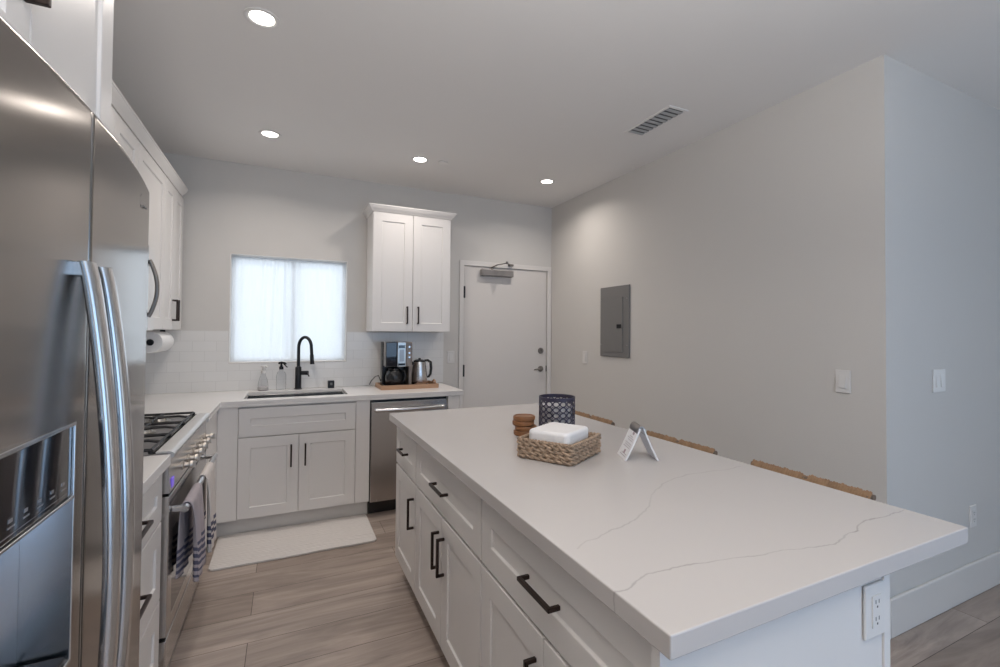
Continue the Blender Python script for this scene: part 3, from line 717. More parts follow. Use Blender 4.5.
# ------------------------------------------------------------------ fridge
SEAM = -3.250
def fx(y): return 0.7255-0.125*(y-SEAM)**2
fr = thing('refrigerator', 'tall stainless side-by-side refrigerator with water dispenser at the left edge', 'refrigerator', (0.36, -3.21, 0))
obj('body', MB().box(0.03, -3.670, 0.03, 0.640, -2.725, 1.748), M['fridge_side'], fr, bevel=0.004)
obj('kick_grille', MB().box(0.60, -3.66, 0.005, 0.655, -2.755, 0.055), M['blackplastic'], fr, bevel=0.002)
obj('seam_shade_strip', MB().box(0.6405, SEAM-0.0029, 0.07, 0.7150, SEAM+0.0029, 1.75), M['blackplastic'], fr)  # dark strip filling the gap between the doors, stands in for its shade
for y in (-3.62, -2.80):
    obj('hinge_cover', MB().box(0.52, y-0.035, 1.7485, 0.63, y+0.035, 1.760), M['fridge_side'], fr, bevel=0.006)
def fdoor(y0, y1, hole=None):
    z0, z1 = 0.065, 1.754; xb = 0.646; r = 0.014
    ed = [0, 0.0012, 0.004, 0.008, 0.014]
    ys = sorted(set([y0+e for e in ed]+[y1-e for e in ed]+[y0+0.014+(y1-y0-0.028)*k/14 for k in range(1, 14)]+(list(hole[:2]) if hole else [])))
    zs = sorted(set([z0+e for e in ed]+[z1-e for e in ed]+[z0+0.014+(z1-z0-0.028)*k/6 for k in range(1, 6)]+(list(hole[2:]) if hole else [])))
    def drop(d, r):
        return 0 if d >= r else r-math.sqrt(max(0, r*r-(r-d)**2))
    mb = MB()
    V = [[mb.v((fx(y)-drop(min(y-y0, y1-y), 0.005)-drop(min(z-z0, z1-z), 0.010), y, z)) for z in zs] for y in ys]
    B = [[None]*len(zs) for _ in ys]
    inh = lambda i, j: hole and hole[0]-1e-6 <= ys[i] and ys[i+1] <= hole[1]+1e-6 and hole[2]-1e-6 <= zs[j] and zs[j+1] <= hole[3]+1e-6
    for i in range(len(ys)-1):
        for j in range(len(zs)-1):
            if not inh(i, j): mb.face([V[i][j], V[i+1][j], V[i+1][j+1], V[i][j+1]])
    loop = [(i, 0) for i in range(len(ys))]+[(len(ys)-1, j) for j in range(1, len(zs))]+[(i, len(zs)-1) for i in range(len(ys)-2, -1, -1)]+[(0, j) for j in range(len(zs)-2, 0, -1)]
    bk = [mb.v((xb, ys[i], zs[j])) for i, j in loop]
    for k in range(len(loop)):
        l = (k+1) % len(loop)
        mb.face([V[loop[k][0]][loop[k][1]], V[loop[l][0]][loop[l][1]], bk[l], bk[k]])
    mb.face(bk[::-1])
    if hole:
        i0 = min(range(len(ys)), key=lambda i: abs(ys[i]-hole[0])); i1 = min(range(len(ys)), key=lambda i: abs(ys[i]-hole[1]))
        j0 = min(range(len(zs)), key=lambda j: abs(zs[j]-hole[2])); j1 = min(range(len(zs)), key=lambda j: abs(zs[j]-hole[3]))
        hl = [(i, j0) for i in range(i0, i1+1)]+[(i1, j) for j in range(j0+1, j1+1)]+[(i, j1) for i in range(i1-1, i0-1, -1)]+[(i0, j) for j in range(j1-1, j0, -1)]
        hb = [mb.v((0.655, ys[i], zs[j])) for i, j in hl]
        for k in range(len(hl)):
            l = (k+1) % len(hl)
            mb.face([V[hl[k][0]][hl[k][1]], V[hl[l][0]][hl[l][1]], hb[l], hb[k]])
        mb.face(hb)
    return mb
DH = (-3.610, -3.287, 0.862, 1.238)
fz = obj('freezer_door', fdoor(-3.670, SEAM-0.003, DH), M['steel_v'], fr, smooth=40)
fd = obj('fridge_door', fdoor(SEAM+0.003, -2.725), M['steel_v'], fr, smooth=40)
dp = obj('dispenser_frame', MB().slab([DH[0], DH[0]+0.005, DH[1]-0.005, DH[1]], [DH[2], DH[2]+0.006, 1.118, 1.122, DH[3]-0.006, DH[3]], lambda i, j: not (i == 1 and j in (1, 3)), 0.655, 0.7255, YZ), M['steel_s'], fz, bevel=0.001)
obj('control_panel', MB().box(DH[0]+0.0055, 1.1225, 0.66, DH[1]-0.0055, DH[3]-0.0065, 0.7215, YZ), M['blackglass'], dp, bevel=0.002)
dm = MB()
for k in range(7):
    y = DH[1]-0.03-k*0.038
    dm.box(y-0.011, 1.139, 0.7216, y+0.006, 1.1415, 0.7220, YZ)
    dm.box(y-0.009, 1.146, 0.7216, y+0.001, 1.151, 0.7220, YZ)
dm.box(DH[0]+0.03, 1.1305, 0.7216, DH[1]-0.02, 1.1315, 0.7220, YZ)
obj('panel_markings', dm, M['steel_s'], dp)
obj('dispenser_niche', MB().box(DH[0]+0.0055, DH[2]+0.0065, 0.656, DH[1]-0.0055, 1.1175, 0.664, YZ), M['steel_s'], dp)
obj('drip_tray', MB().box(DH[0]+0.012, DH[2]+0.0068, 0.665, DH[1]-0.012, DH[2]+0.016, 0.722, YZ), M['blackplastic'], dp, bevel=0.002)
def fhandle(yc):
    mb = MB(); n = 40; rings = []
    for k in range(n+1):
        t = k/n; z = 1.490-t*1.0
        x = 0.736+0.040*math.sin(PI*t)**0.8
        w = 0.0195; th = 0.0105
        rings.append([(x+th*math.cos(a)*(1.0), yc+w*(abs(math.sin(a))**0.7)*(1 if math.sin(a) >= 0 else -1), z) for a in [2*PI*q/20 for q in range(20)]])
    mb.rings(rings)
    for z in (1.478, 0.502): mb.box(fx(yc)-0.003, yc-0.018, z-0.010, 0.738, yc+0.018, z+0.010)
    return mb
obj('handle', fhandle(-3.2975), M['steel_s'], fz, smooth=45)
obj('handle', fhandle(-3.2210), M['steel_s'], fd, smooth=45)
bd = MB(); xb = fx(-2.86)
bd.tube([(xb+0.0012, -2.880+0.014*math.cos(a), 1.690+0.014*math.sin(a)) for a in [PI*0.5+PI*1.2*k/14 for k in range(15)]], 0.0022, 6)
bd.box(xb-0.0005, -2.882, 1.682, xb+0.0016, -2.877, 1.700)
bd.box(xb-0.0005, -2.862, 1.680, xb+0.0030, -2.830, 1.684)
obj('badge', bd, M['panelgrey'], fd)

# ------------------------------------------------------------------ range
RY0, RY1 = -2.086, -1.155; RM = (RY0+RY1)/2; RX = 0.618
rg = thing('gas_range', 'wide stainless gas range with black grates and a row of knobs', 'stove', (0.31, RM, 0))
obj('body', MB().box(0.02, RY0, 0.03, 0.585, RY1, 0.900), M['fridge_side'], rg)  # dark body colour puts shade into the gaps around door and drawer
obj('cooktop', MB().box(0.02, RY0, 0.9005, 0.628, RY1, 0.918), M['steel_c'], rg, bevel=0.002)
obj('groove', MB().box(0.579, RY0+0.004, 0.9182, 0.588, RY1-0.004, 0.9205), M['blackplastic'], rg)
obj('front_rail', MB().prism([(0.590, 0.9182), (0.590, 0.925), (0.632, 0.925), (0.643, 0.921), (0.648, 0.913), (0.646, 0.902), (0.635, 0.897), (0.6285, 0.897), (0.6285, 0.9182)], RY0, RY1, lambda a, b, d: (a, d, b)), M['rail'], rg, smooth=40)
cp = obj('control_panel', MB().prism([(0.586, 0.764), (0.586, 0.8995), (0.627, 0.8965), (0.636, 0.764)], RY0, RY1, lambda a, b, d: (a, d, b)), M['steel'], rg, bevel=0.002)
for k in range(6):
    y = -1.225-k*0.121
    kb = MB().lathe([(0.019, 0), (0.019, 0.004), (0.011, 0.008), (0.010, 0.024), (0.0165, 0.027), (0.0165, 0.036), (0.0145, 0.039), (0.0, 0.039)], (0, 0, 0), 24, lambda x, yy, z, y=y: (0.633+z, y+x, 0.806+yy))
    kb.box(0.671, y-0.0035, 0.792, 0.680, y+0.0035, 0.820)
    obj('knob', kb, M['knob'], cp, smooth=40)
obj('display', MB().box(0.6315, -2.055, 0.776, 0.6365, -2.015, 0.812), M['display'], cp)
od = obj('oven_door', MB().slab([RY0+0.004, RY0+0.075, RY1-0.075, RY1-0.004], [0.222, 0.275, 0.600, 0.752], lambda i, j: not (i == 1 and j == 1), 0.588, 0.634, YZ), M['steel'], rg, bevel=0.003)
obj('oven_window', MB().box(RY0+0.0745, 0.2745, 0.600, RY1-0.0745, 0.6005, 0.6335, YZ), M['ovenglass'], od)
obj('vent_slot', MB().box(RY0+0.01, 0.7185, 0.6342, RY1-0.01, 0.7275, 0.6352, YZ), M['blackplastic'], od)
HX, HZ = 0.680, 0.690
hb = MB().cyl((HX, -2.060, HZ), (HX, -1.185, HZ), 0.0125, n=18)
obj('handle', hb, M['steel_s'], od, smooth=40)
for y in (-2.040, -1.205):
    obj('handle_bracket', MB().box(0.6345, y-0.011, HZ-0.010, HX, y+0.011, HZ+0.010), M['steel_s'], od, bevel=0.004)
obj('storage_drawer', MB().box(RY0+0.004, 0.080, 0.588, RY1-0.004, 0.208, 0.632, YZ), M['steel'], rg, bevel=0.003)
obj('kick_plate', MB().box(RY0+0.004, 0.004, 0.56, RY1-0.004, 0.068, 0.612, YZ), M['steel_d'], rg, bevel=0.002)
def gbar(mb, pts, w=0.0065):
    mb.tube(pts, w, 4, ref=(0, 0, 1))
for k in range(3):
    y0 = RY0+0.012+k*0.303; y1 = y0+0.296; yc = (y0+y1)/2
    g = MB(); z = 0.932
    xa, xb_ = 0.065, 0.572
    loop = [(xa, y0, z), (xb_, y0, z), (xb_, y1, z), (xa, y1, z)]
    for i in range(4): gbar(g, [loop[i], loop[(i+1) % 4]], 0.0065)
    gbar(g, [((xa+xb_)/2, y0, z), ((xa+xb_)/2, y1, z)], 0.0055)
    for (x, y, _z) in loop+[((xa+xb_)/2, y0, z), ((xa+xb_)/2, y1, z)]:
        g.cyl((x, y, 0.919), (x, y, z), 0.009, n=8)
    for bx in ((xa*3+xb_)/4, (xa+xb_*3)/4):
        for sx_, sy_ in ((1, 0), (-1, 0), (0, 1), (0, -1)):
            ex = bx+sx_*(xb_-xa)/4; ey = yc+sy_*(y1-y0)/2
            ix = bx+sx_*0.028; iy = yc+sy_*0.028
            gbar(g, [(ex, ey, z), ((ex*0.6+ix*0.4), (ey*0.6+iy*0.4), z+0.008), (ix, iy, z+0.008)], 0.006)
    obj('grate', g, M['iron'], rg, bevel=0.001)
    for bx in ((xa*3+xb_)/4, (xa+xb_*3)/4):
        bn = obj('burner', MB().lathe([(0.052, 0), (0.052, 0.004), (0.040, 0.007), (0.036, 0.016), (0.0, 0.016)], (bx, yc, 0.9182), 28), M['chrome'], rg, smooth=40)
        obj('burner_cap', MB().lathe([(0.033, 0), (0.034, 0.006), (0.028, 0.010), (0.0, 0.011)], (bx, yc, 0.9344), 28), M['iron'], bn, smooth=40)

# ------------------------------------------------------------------ microwave
mwv = thing('microwave', 'stainless over-the-range microwave with curved handle beside the fridge', 'microwave', (0.19, -1.61, 1.378))
obj('body', MB().box(0.003, -1.988, 1.380, 0.372, -1.234, 1.809), M['steel_d'], mwv, bevel=0.003)
md = obj('microwave_door', MB().box(0.3725, -1.988, 1.380, 0.398, -1.345, 1.809), M['steel'], mwv, bevel=0.004)
obj('door_window', MB().box(0.3982, -1.935, 1.45, 0.400, -1.41, 1.75), M['mirrorblack'], md)
obj('control_panel', MB().box(0.3725, -1.342, 1.380, 0.398, -1.234, 1.809), M['plate'], mwv, bevel=0.004)
hp = []
for k in range(19):
    t = k/18; hp.append((0.400+0.034*math.sin(PI*t)**0.85, -1.345, 1.735-t*0.285))
obj('handle', MB().tube(hp, 0.0095, 12), M['lever'], md, smooth=40)

# ------------------------------------------------------------------ dishwasher
dw = thing('dishwasher', 'stainless dishwasher with a bowed bar handle under the back counter', 'dishwasher', (1.907, -0.3, 0))
obj('body', MB().box(1.599, -0.585, 0.10, 2.2025, -0.02, 0.865), M['blackplastic'], dw)
dd = obj('dishwasher_door', MB().box(1.605, -0.634, 0.108, 2.196, -0.587, 0.852), M['steel_b'], dw, bevel=0.004)
hp = [(1.634+k/20*0.53, -0.655-0.022*math.sin(PI*k/20), 0.795) for k in range(21)]
hh = MB().tube(hp, 0.0135, 12)
for x in (1.640, 2.158): hh.box(x-0.010, -0.656, 0.785, x+0.010, -0.6345, 0.805)
obj('handle', hh, M['steel_s'], dd, smooth=40)
obj('toe_kick', MB().box(1.605, -0.56, 0.003, 2.196, -0.54, 0.099), M['blackplastic'], dw)

# ------------------------------------------------------------------ sink, faucet and things by the window
sb = MB()
x0, x1, y0, y1, zt, zb = 0.764, 1.456, -0.546, -0.144, 0.8915, 0.712
o_ = [(x0, y0), (x1, y0), (x1, y1), (x0, y1)]; ii = [(x0+0.012, y0+0.012), (x1-0.012, y0+0.012), (x1-0.012, y1-0.012), (x0+0.012, y1-0.012)]
ib = [(x0+0.03, y0+0.03), (x1-0.03, y0+0.03), (x1-0.03, y1-0.03), (x0+0.03, y1-0.03)]
sb.rings([[(a, b, zb-0.004) for a, b in o_], [(a, b, zt) for a, b in o_], [(a, b, zt) for a, b in ii], [(a, b, zb+0.02) for a, b in ii], [(a, b, zb) for a, b in ib]])
sk_t = thing('sink', 'undermount stainless sink below the window', 'sink', (1.11, -0.36, zb))
obj('basin', sb, M['sinksteel'], sk_t, bevel=0.004)
obj('drain', MB().lathe([(0.05, 0), (0.05, 0.003), (0.038, 0.004), (0.03, 0.001), (0, 0.001)], (1.11, -0.33, zb+0.0003), 28), M['chrome'], sk_t, smooth=40)
fa = thing('faucet', 'matte black gooseneck faucet rising behind the sink', 'faucet', (1.122, -0.10, CT))
obj('base', MB().lathe([(0.0, 0), (0.030, 0.0003), (0.030, 0.006), (0.024, 0.010), (0.023, 0.175), (0.018, 0.182), (0.0, 0.183)], (1.122, -0.10, CT), 28), M['black'], fa, smooth=40)
FAX = 0
ca, sa = math.cos(math.radians(-38)), math.sin(math.radians(-38))
np_ = [(0, 0, 1.092), (0, 0, 1.17), (0, 0, 1.25)]
for k in range(1, 15):
    a = PI-k/14*PI; np_.append((0.058+0.058*math.cos(a), 0, 1.25+0.085*math.sin(a)))
np_ += [(0.120, 0, 1.20), (0.124, 0, 1.16)]
obj('neck', MB().tube([(1.122+x*ca, -0.10+x*sa, z) for x, _, z in np_], 0.0125, 14), M['black'], fa, smooth=50)
obj('spray_head', MB().cyl((1.122+0.1205*ca, -0.10+0.1205*sa, 1.195), (1.122+0.126*ca, -0.10+0.126*sa, 1.118), 0.0145, 0.0165, 18), M['black'], fa, smooth=50)
obj('lever', MB().cyl((1.142, -0.105, 1.045), (1.195, -0.125, 1.045), 0.017, 0.017, 16).tube([(1.185, -0.122, 1.045), (1.195, -0.135, 1.03), (1.200, -0.150, 1.02)], 0.005, 8), M['black'], fa, smooth=40)
ag = thing('air_gap', 'small black square counter-mounted cap to the right of the faucet', 'air gap cap', (1.378, -0.10, CT))
obj('cap', MB().box(1.353, -0.122, CT+0.0004, 1.403, -0.078, CT+0.062), M['black'], ag, bevel=0.004)
obj('button', MB().box(1.369, -0.1235, CT+0.026, 1.387, -0.1222, CT+0.046), M['panelgrey'], ag)
b1 = thing('soap_bottle', 'clear soap bottle with white pump, left of the two by the sink', 'bottle', (0.868, -0.075, CT))
obj('bottle', MB().lathe([(0.0, 0.0), (0.034, 0.0), (0.038, 0.006), (0.036, 0.04), (0.028, 0.09), (0.017, 0.118), (0.015, 0.132), (0.0, 0.133)], (0.868, -0.075, CT+0.0004), 26), M['bottle'], b1, smooth=50)
pm = MB().lathe([(0.017, 0), (0.017, 0.022), (0.008, 0.026), (0.007, 0.048), (0.019, 0.050), (0.019, 0.058), (0.0, 0.060)], (0.868, -0.075, CT+0.1336), 20)
pm.tube([(0.868, -0.075, CT+0.188), (0.885, -0.085, CT+0.190), (0.897, -0.091, CT+0.182)], 0.006, 8)
obj('pump', pm, M['plate'], b1, smooth=40)
obj('soap', MB().lathe([(0.0, 0.002), (0.032, 0.002), (0.034, 0.008), (0.0335, 0.03), (0.0, 0.031)], (0.868, -0.075, CT+0.0006), 26), mat('clear_soap', (0.60, 0.56, 0.55), 0.2, var=0.03), b1, smooth=40)
b2 = thing('spray_bottle', 'clear spray bottle with black trigger, between soap bottle and faucet', 'bottle', (1.0, -0.075, CT))
obj('bottle', MB().lathe([(0.0, 0.0), (0.032, 0.0), (0.035, 0.005), (0.035, 0.115), (0.027, 0.138), (0.014, 0.150), (0.013, 0.160), (0.0, 0.161)], (1.0, -0.075, CT+0.0004), 26), M['bottle'], b2, smooth=50)
tg = MB().lathe([(0.016, 0), (0.016, 0.020), (0.010, 0.024), (0.009, 0.036), (0.0, 0.037)], (1.0, -0.075, CT+0.1618), 18)
tg.tube([(0.982, -0.072, CT+0.205), (0.985, -0.072, CT+0.214), (1.0, -0.075, CT+0.216), (1.022, -0.080, CT+0.213), (1.036, -0.084, CT+0.202)], [0.006, 0.008, 0.010, 0.008, 0.006], 10)
tg.tube([(1.016, -0.079, CT+0.208), (1.030, -0.083, CT+0.190), (1.044, -0.087, CT+0.178)], 0.0045, 8)
tg.cyl((1.0, -0.075, CT+0.197), (1.0, -0.075, CT+0.214), 0.008, n=10)
obj('trigger', tg, M['blackplastic'], b2, smooth=40)
for o_, dx_, dy_ in ((fa, -0.004, 0.03), (ag, -0.012, 0.012), (b1, -0.002, 0.028), (b2, -0.006, 0.024)):
    o_.location.x += dx_; o_.location.y += dy_
# curtain rod and sheer curtain
rod = obj('curtain_rod', MB().cyl((wx0+0.005, 0.0985, 1.962), (wx1-0.005, 0.0985, 1.962), 0.0045, n=14), M['vinyl'], smooth=40)
tag(rod, 'thin white tension rod across the top of the window recess', 'curtain rod')
def cur(u, v):
    g = 0.5+0.5*math.cos(min(1, abs(u-0.40)/0.30)*PI)       # gathered folds in the middle
    dr = 0
    x = wx0+0.008+(wx1-wx0-0.016)*u + dr*0.35
    x = min(max(x, wx0+0.006), wx1-0.006)
    y = 0.072+0.0115*math.sin((u-0.40)*70*(1-0.42*v)+0.5)*(0.20+0.8*g)+0.004*math.sin(u*131+1.0+v*3)*(0.3+0.7*(1-v))*(0.3+g)
    z = 1.972-(1.972-wz0-0.014)*v
    return (x, y, z)
ctn = obj('curtain', MB().grid(cur, 180, 30), M['sheer'], smooth=80)
tag(ctn, 'sheer white curtain gathered over the sink window', 'curtain')
# paper towel roll under the corner wall cabinet
pt = thing('paper_towel_holder', 'paper towel roll mounted under the left corner wall cabinet', 'paper towel', (0.24, -0.46, 1.30))
n = 40
rl = MB().rings([[(0.24+r*math.cos(2*PI*k/n), y, 1.305+r*math.sin(2*PI*k/n)) for k in range(n)] for r, y in ((0.021, -0.598), (0.066, -0.600), (0.068, -0.595), (0.068, -0.275), (0.066, -0.272), (0.021, -0.274))], closed=True)
obj('paper_roll', rl, M['paperwhite'], pt, smooth=40)
obj('core', MB().rings([[(0.24+r*math.cos(2*PI*k/n), y, 1.305+r*math.sin(2*PI*k/n)) for k in range(n)] for r, y in ((0.0195, -0.599), (0.0208, -0.599), (0.0208, -0.273), (0.0195, -0.273))], closed=True), M['platedark'], pt, smooth=40)
obj('holder_bar', MB().cyl((0.24, -0.590, 1.305), (0.24, -0.262, 1.305), 0.0185, n=16).box(0.225, -0.266, 1.29, 0.255, -0.260, 1.385), M['black'], pt, smooth=40)

pt.location.x += 0.012
# ------------------------------------------------------------------ coffee station
TZ = CT
tr = thing('serving_tray', 'light wooden tray under the coffee maker and kettle', 'tray', (1.95, -0.30, TZ))
obj('tray_base', MB().box(1.742, -0.425, TZ+0.0004, 2.198, -0.165, TZ+0.010), M['traywood'], tr)
obj('rim', MB().slab([1.732, 1.7418, 2.1982, 2.208], [-0.435, -0.4252, -0.1648, -0.155], lambda i, j: not (i == 1 and j == 1), TZ+0.0004, TZ+0.036, XY), M['traywood'], tr, bevel=0.002)
obj('handle', MB().tube([(2.200, -0.36, TZ+0.036), (2.201, -0.345, TZ+0.052), (2.201, -0.32, TZ+0.058), (2.201, -0.295, TZ+0.052), (2.200, -0.28, TZ+0.036)], 0.007, 10), M['traywood'], tr, smooth=45)
cz = TZ+0.0105
cf = thing('coffee_maker', 'black and steel drip coffee maker on the wooden tray', 'coffee maker', (1.885, -0.28, cz))
obj('base', MB().box(1.768, -0.400, cz, 1.992, -0.175, cz+0.022), M['blackplastic'], cf, bevel=0.004)
obj('rear_column', MB().box(1.770, -0.255, cz+0.0225, 1.990, -0.175, cz+0.375), M['blackplastic'], cf, bevel=0.004)
obj('water_tank', MB().box(1.776, -0.385, cz+0.172, 1.866, -0.2555, cz+0.375), M['blackglass'], cf, bevel=0.005)
hd = obj('brew_head', MB().box(1.867, -0.392, cz+0.172, 1.938, -0.2555, cz+0.375), M['chrome'], cf, bevel=0.004)
obj('display', MB().box(1.876, -0.3932, cz+0.325, 1.929, -0.3921, cz+0.350), M['blackglass'], hd)
obj('button_strip', MB().box(1.884, -0.3932, cz+0.215, 1.921, -0.3921, cz+0.315), M['steel_d'], hd)
obj('drip_bar', MB().box(1.874, -0.3935, cz+0.182, 1.931, -0.3921, cz+0.200), M['blackplastic'], hd)
sp = obj('side_panel', MB().box(1.9385, -0.388, cz+0.172, 1.992, -0.2555, cz+0.375), M['taupe'], cf, bevel=0.004)
obj('side_panel', MB().box(1.965, -0.380, cz+0.0225, 1.990, -0.2555, cz+0.1715), M['taupe'], cf, bevel=0.003)
bt = MB()
for z in (0.335, 0.285, 0.250): bt.lathe([(0.009, 0), (0.008, 0.004), (0, 0.004)], (0, 0, 0), 16, lambda x, y, zz, z=z: (1.966+x, -0.3882-zz, cz+z+y))
obj('buttons', bt, M['steel_s'], sp, smooth=40)
cr = obj('carafe', MB().lathe([(0.0, 0.0), (0.064, 0.0), (0.072, 0.010), (0.074, 0.07), (0.062, 0.105), (0.048, 0.120), (0.0, 0.121)], (1.858, -0.325, cz+0.0225), 32), M['blackplastic'], cf, smooth=40)
obj('lid', MB().lathe([(0.050, 0), (0.050, 0.012), (0.030, 0.020), (0.0, 0.020)], (1.858, -0.325, cz+0.1438), 28), M['blackplastic'], cr, smooth=40)
obj('carafe_handle', MB().tube([(1.905, -0.362, cz+0.140), (1.928, -0.385, cz+0.135), (1.936, -0.392, cz+0.10), (1.930, -0.388, cz+0.06), (1.915, -0.375, cz+0.045)], 0.008, 10), M['blackplastic'], cr, smooth=40)
obj('power_cord', MB().tube([(1.769, -0.20, cz+0.04), (1.75, -0.20, cz+0.09), (1.725, -0.17, cz+0.075), (1.700, -0.12, cz+0.03), (1.70, -0.06, cz+0.0), (1.73, -0.02, cz+0.05), (1.76, -0.013, cz+0.19)], 0.0035, 8), M['blackplastic'], cf, smooth=60)
kt = thing('electric_kettle', 'steel electric kettle with black handle right of the coffee maker', 'kettle', (2.080, -0.285, cz))
obj('power_base', MB().lathe([(0.0, 0), (0.074, 0.0), (0.074, 0.012), (0.066, 0.018), (0.0, 0.018)], (2.080, -0.285, cz), 32), M['blackplastic'], kt, smooth=40)
kb = obj('jug', MB().lathe([(0.0, 0.0), (0.066, 0.0), (0.069, 0.01), (0.066, 0.08), (0.058, 0.15), (0.052, 0.185), (0.0, 0.187)], (2.080, -0.285, cz+0.0185), 36), M['steel_s'], kt, smooth=40)
obj('lid', MB().lathe([(0.052, 0), (0.050, 0.010), (0.030, 0.018), (0.0, 0.019)], (2.080, -0.285, cz+0.2058), 32).cyl((2.08, -0.285, cz+0.223), (2.08, -0.285, cz+0.236), 0.010, n=14), M['blackplastic'], kt, smooth=40)
obj('spout', MB().rings([[(2.032, -0.300, cz+0.175), (2.026, -0.285, cz+0.165), (2.032, -0.270, cz+0.175), (2.032, -0.285, cz+0.20)], [(2.010, -0.294, cz+0.205), (2.004, -0.285, cz+0.205), (2.010, -0.276, cz+0.205), (2.018, -0.285, cz+0.208)]]), M['blackplastic'], kt)
obj('handle', MB().tube([(2.120, -0.292, cz+0.214), (2.150, -0.300, cz+0.216), (2.172, -0.306, cz+0.200), (2.176, -0.308, cz+0.15), (2.172, -0.306, cz+0.10), (2.158, -0.302, cz+0.076), (2.140, -0.297, cz+0.072)], [0.010, 0.011, 0.012, 0.012, 0.011, 0.010, 0.008], 12), M['blackplastic'], kt, smooth=50)

for o_ in (tr, cf, kt):
    o_.location.x -= 0.015; o_.location.y += 0.028
# ------------------------------------------------------------------ rug and towels
rgm = MB()
rx0, rx1, ry0, ry1, rr = 0.64, 1.585, -1.070, -0.575, 0.03
poly = []
for cx_, cy_, a0 in ((rx1-rr, ry1-rr, 0), (rx0+rr, ry1-rr, 90), (rx0+rr, ry0+rr, 180), (rx1-rr, ry0+rr, 270)):
    for k in range(6):
        a = math.radians(a0+18*k); poly.append((cx_+rr*math.cos(a), cy_+rr*math.sin(a)))
rgm.prism(poly, 0.0005, 0.014, XY)
tag(obj('kitchen_mat', rgm, M['rug'], bevel=0.004), 'pale woven kitchen mat on the floor before the sink cabinet', 'mat')
def towel(y0, y1, zf, zbk, material, name, label, amp, nf, ph):
    # cloth draped over the oven handle: front layer, over the bar, back layer behind it
    mb = MB(); nu, nv = 60, 70; rb = 0.0165
    lf = HZ-zf; lb_ = HZ-zbk; arc = PI*rb; tot = lf+arc+lb_
    def fn(u, v):
        s = v*tot
        if s < lf: x, z, hang, sgn = HX+rb, zf+s, 1-s/lf, 1
        elif s < lf+arc:
            a = (s-lf)/rb; x, z, hang, sgn = HX+rb*math.cos(a), HX*0+HZ+rb*math.sin(a), 0, 1
        else: q = s-lf-arc; x, z, hang, sgn = HX-rb, HZ-q, q/lb_, -1
        y = y0+(y1-y0)*u
        hg = hang**0.5
        w = math.sin(u*nf*2*PI+ph)
        x += (1 if sgn > 0 else -0.55)*amp*hg*(0.62+0.5*w)+0.003*hg*math.sin(u*17+ph*2)
        y = y+0.010*hg*math.sin(u*nf*4*PI+ph)
        return (x, y, z+(0.006*math.sin(u*5+ph) if hang > 0.98 else 0))
    mb.grid(fn, nu, nv)
    o = obj(name, mb, material, smooth=80)
    m = o.modifiers.new('solidify', 'SOLIDIFY'); m.thickness = 0.004; m.offset = 0
    return tag(o, label, 'towel', 'dish towels on the oven handle')
NAVY = (0.10, 0.10, 0.155)
st1 = [(0.402+0.027*k, w) for k, w in enumerate((0.005, 0.007, 0.008, 0.008, 0.007))]
M['towel1'] = stripe_mat('lavender_grey_terry', (0.42, 0.375, 0.40), NAVY, [(z+0.0, w) for z, w in st1])
st2 = [(0.36+0.032*k, 0.008) for k in range(4)]
M['towel2'] = stripe_mat('off_white_terry', (0.68, 0.63, 0.60), NAVY, [(0.385+0.032*k, 0.010) for k in range(3)])
towel(-2.022, -1.770, 0.375, 0.40, M['towel1'], 'dish_towel', 'lavender grey towel with navy stripes on the oven handle, nearer one', 0.024, 2.5, 1.6)
towel(-1.640, -1.400, 0.330, 0.42, M['towel2'], 'dish_towel', 'off-white towel on the oven handle, farther one', 0.022, 2.5, 1.6)

# ------------------------------------------------------------------ things on the island
lx, ly = 2.229, -2.272
ln = thing('lantern', 'dark indigo pierced cylinder lantern standing behind the woven basket', 'lantern', (lx, ly, CT))
R = 0.089; LH = 0.160
n = 48
for nm, z0, z1 in (('base_band', 0.0006, 0.012), ('rim_band', 0.143, LH)):
    band = MB().rings([[(lx+r*math.cos(2*PI*k/n), ly+r*math.sin(2*PI*k/n), CT+z) for k in range(n)] for r, z in ((R-0.004, z0), (R, z0), (R, z1), (R-0.004, z1))], closed=True)
    obj(nm, band, M['lantern'], ln, smooth=40)
# pierced cane-pattern shell: every cell is an octagonal ring, the gaps between rings are the small openings
lat = MB(); nc, nr = 16, 5; z0_, dz_ = 0.011, 0.0266
def shell(a, z, r): return (lx+r*math.cos(a), ly+r*math.sin(a), CT+z)
for k in range(nc):
    ac = 2*PI*(k+0.5)/nc; ha = PI/nc
    for q in range(nr):
        zc = z0_+(q+0.5)*dz_
        def ringp(f, r):
            out = []
            for m_ in range(8):
                t = PI/8+m_*PI/4; cx2, cy2 = math.cos(t)/math.cos(PI/8), math.sin(t)/math.cos(PI/8)
                out.append(shell(ac+ha*f*cx2, zc+dz_/2*f*cy2, r))
            return out
        lat.rings([ringp(1.0, R), ringp(0.68, R), ringp(0.68, R-0.003), ringp(1.0, R-0.003)], closed=True)
for k in range(nc):      # slender diagonals over the small corner openings
    for q in range(nr+1):
        a = 2*PI*k/nc; z = z0_+q*dz_; d1, d2 = 0.30*PI/nc, 0.30*dz_/2
        if 0 < q < nr:
            lat.tube([shell(a-d1, z, R-0.0015), shell(a+d1, z, R-0.0015)], 0.0011, 5)
            lat.tube([shell(a, z-d2, R-0.0015), shell(a, z+d2, R-0.0015)], 0.0011, 5)
obj('lattice', lat, M['lantern'], ln)
obj('floor_disc', MB().lathe([(0, 0), (R-0.0045, 0), (R-0.0045, 0.004), (0, 0.004)], (lx, ly, CT+0.0008), 40), M['lantern'], ln)
gl = MB(); gr = 0.076
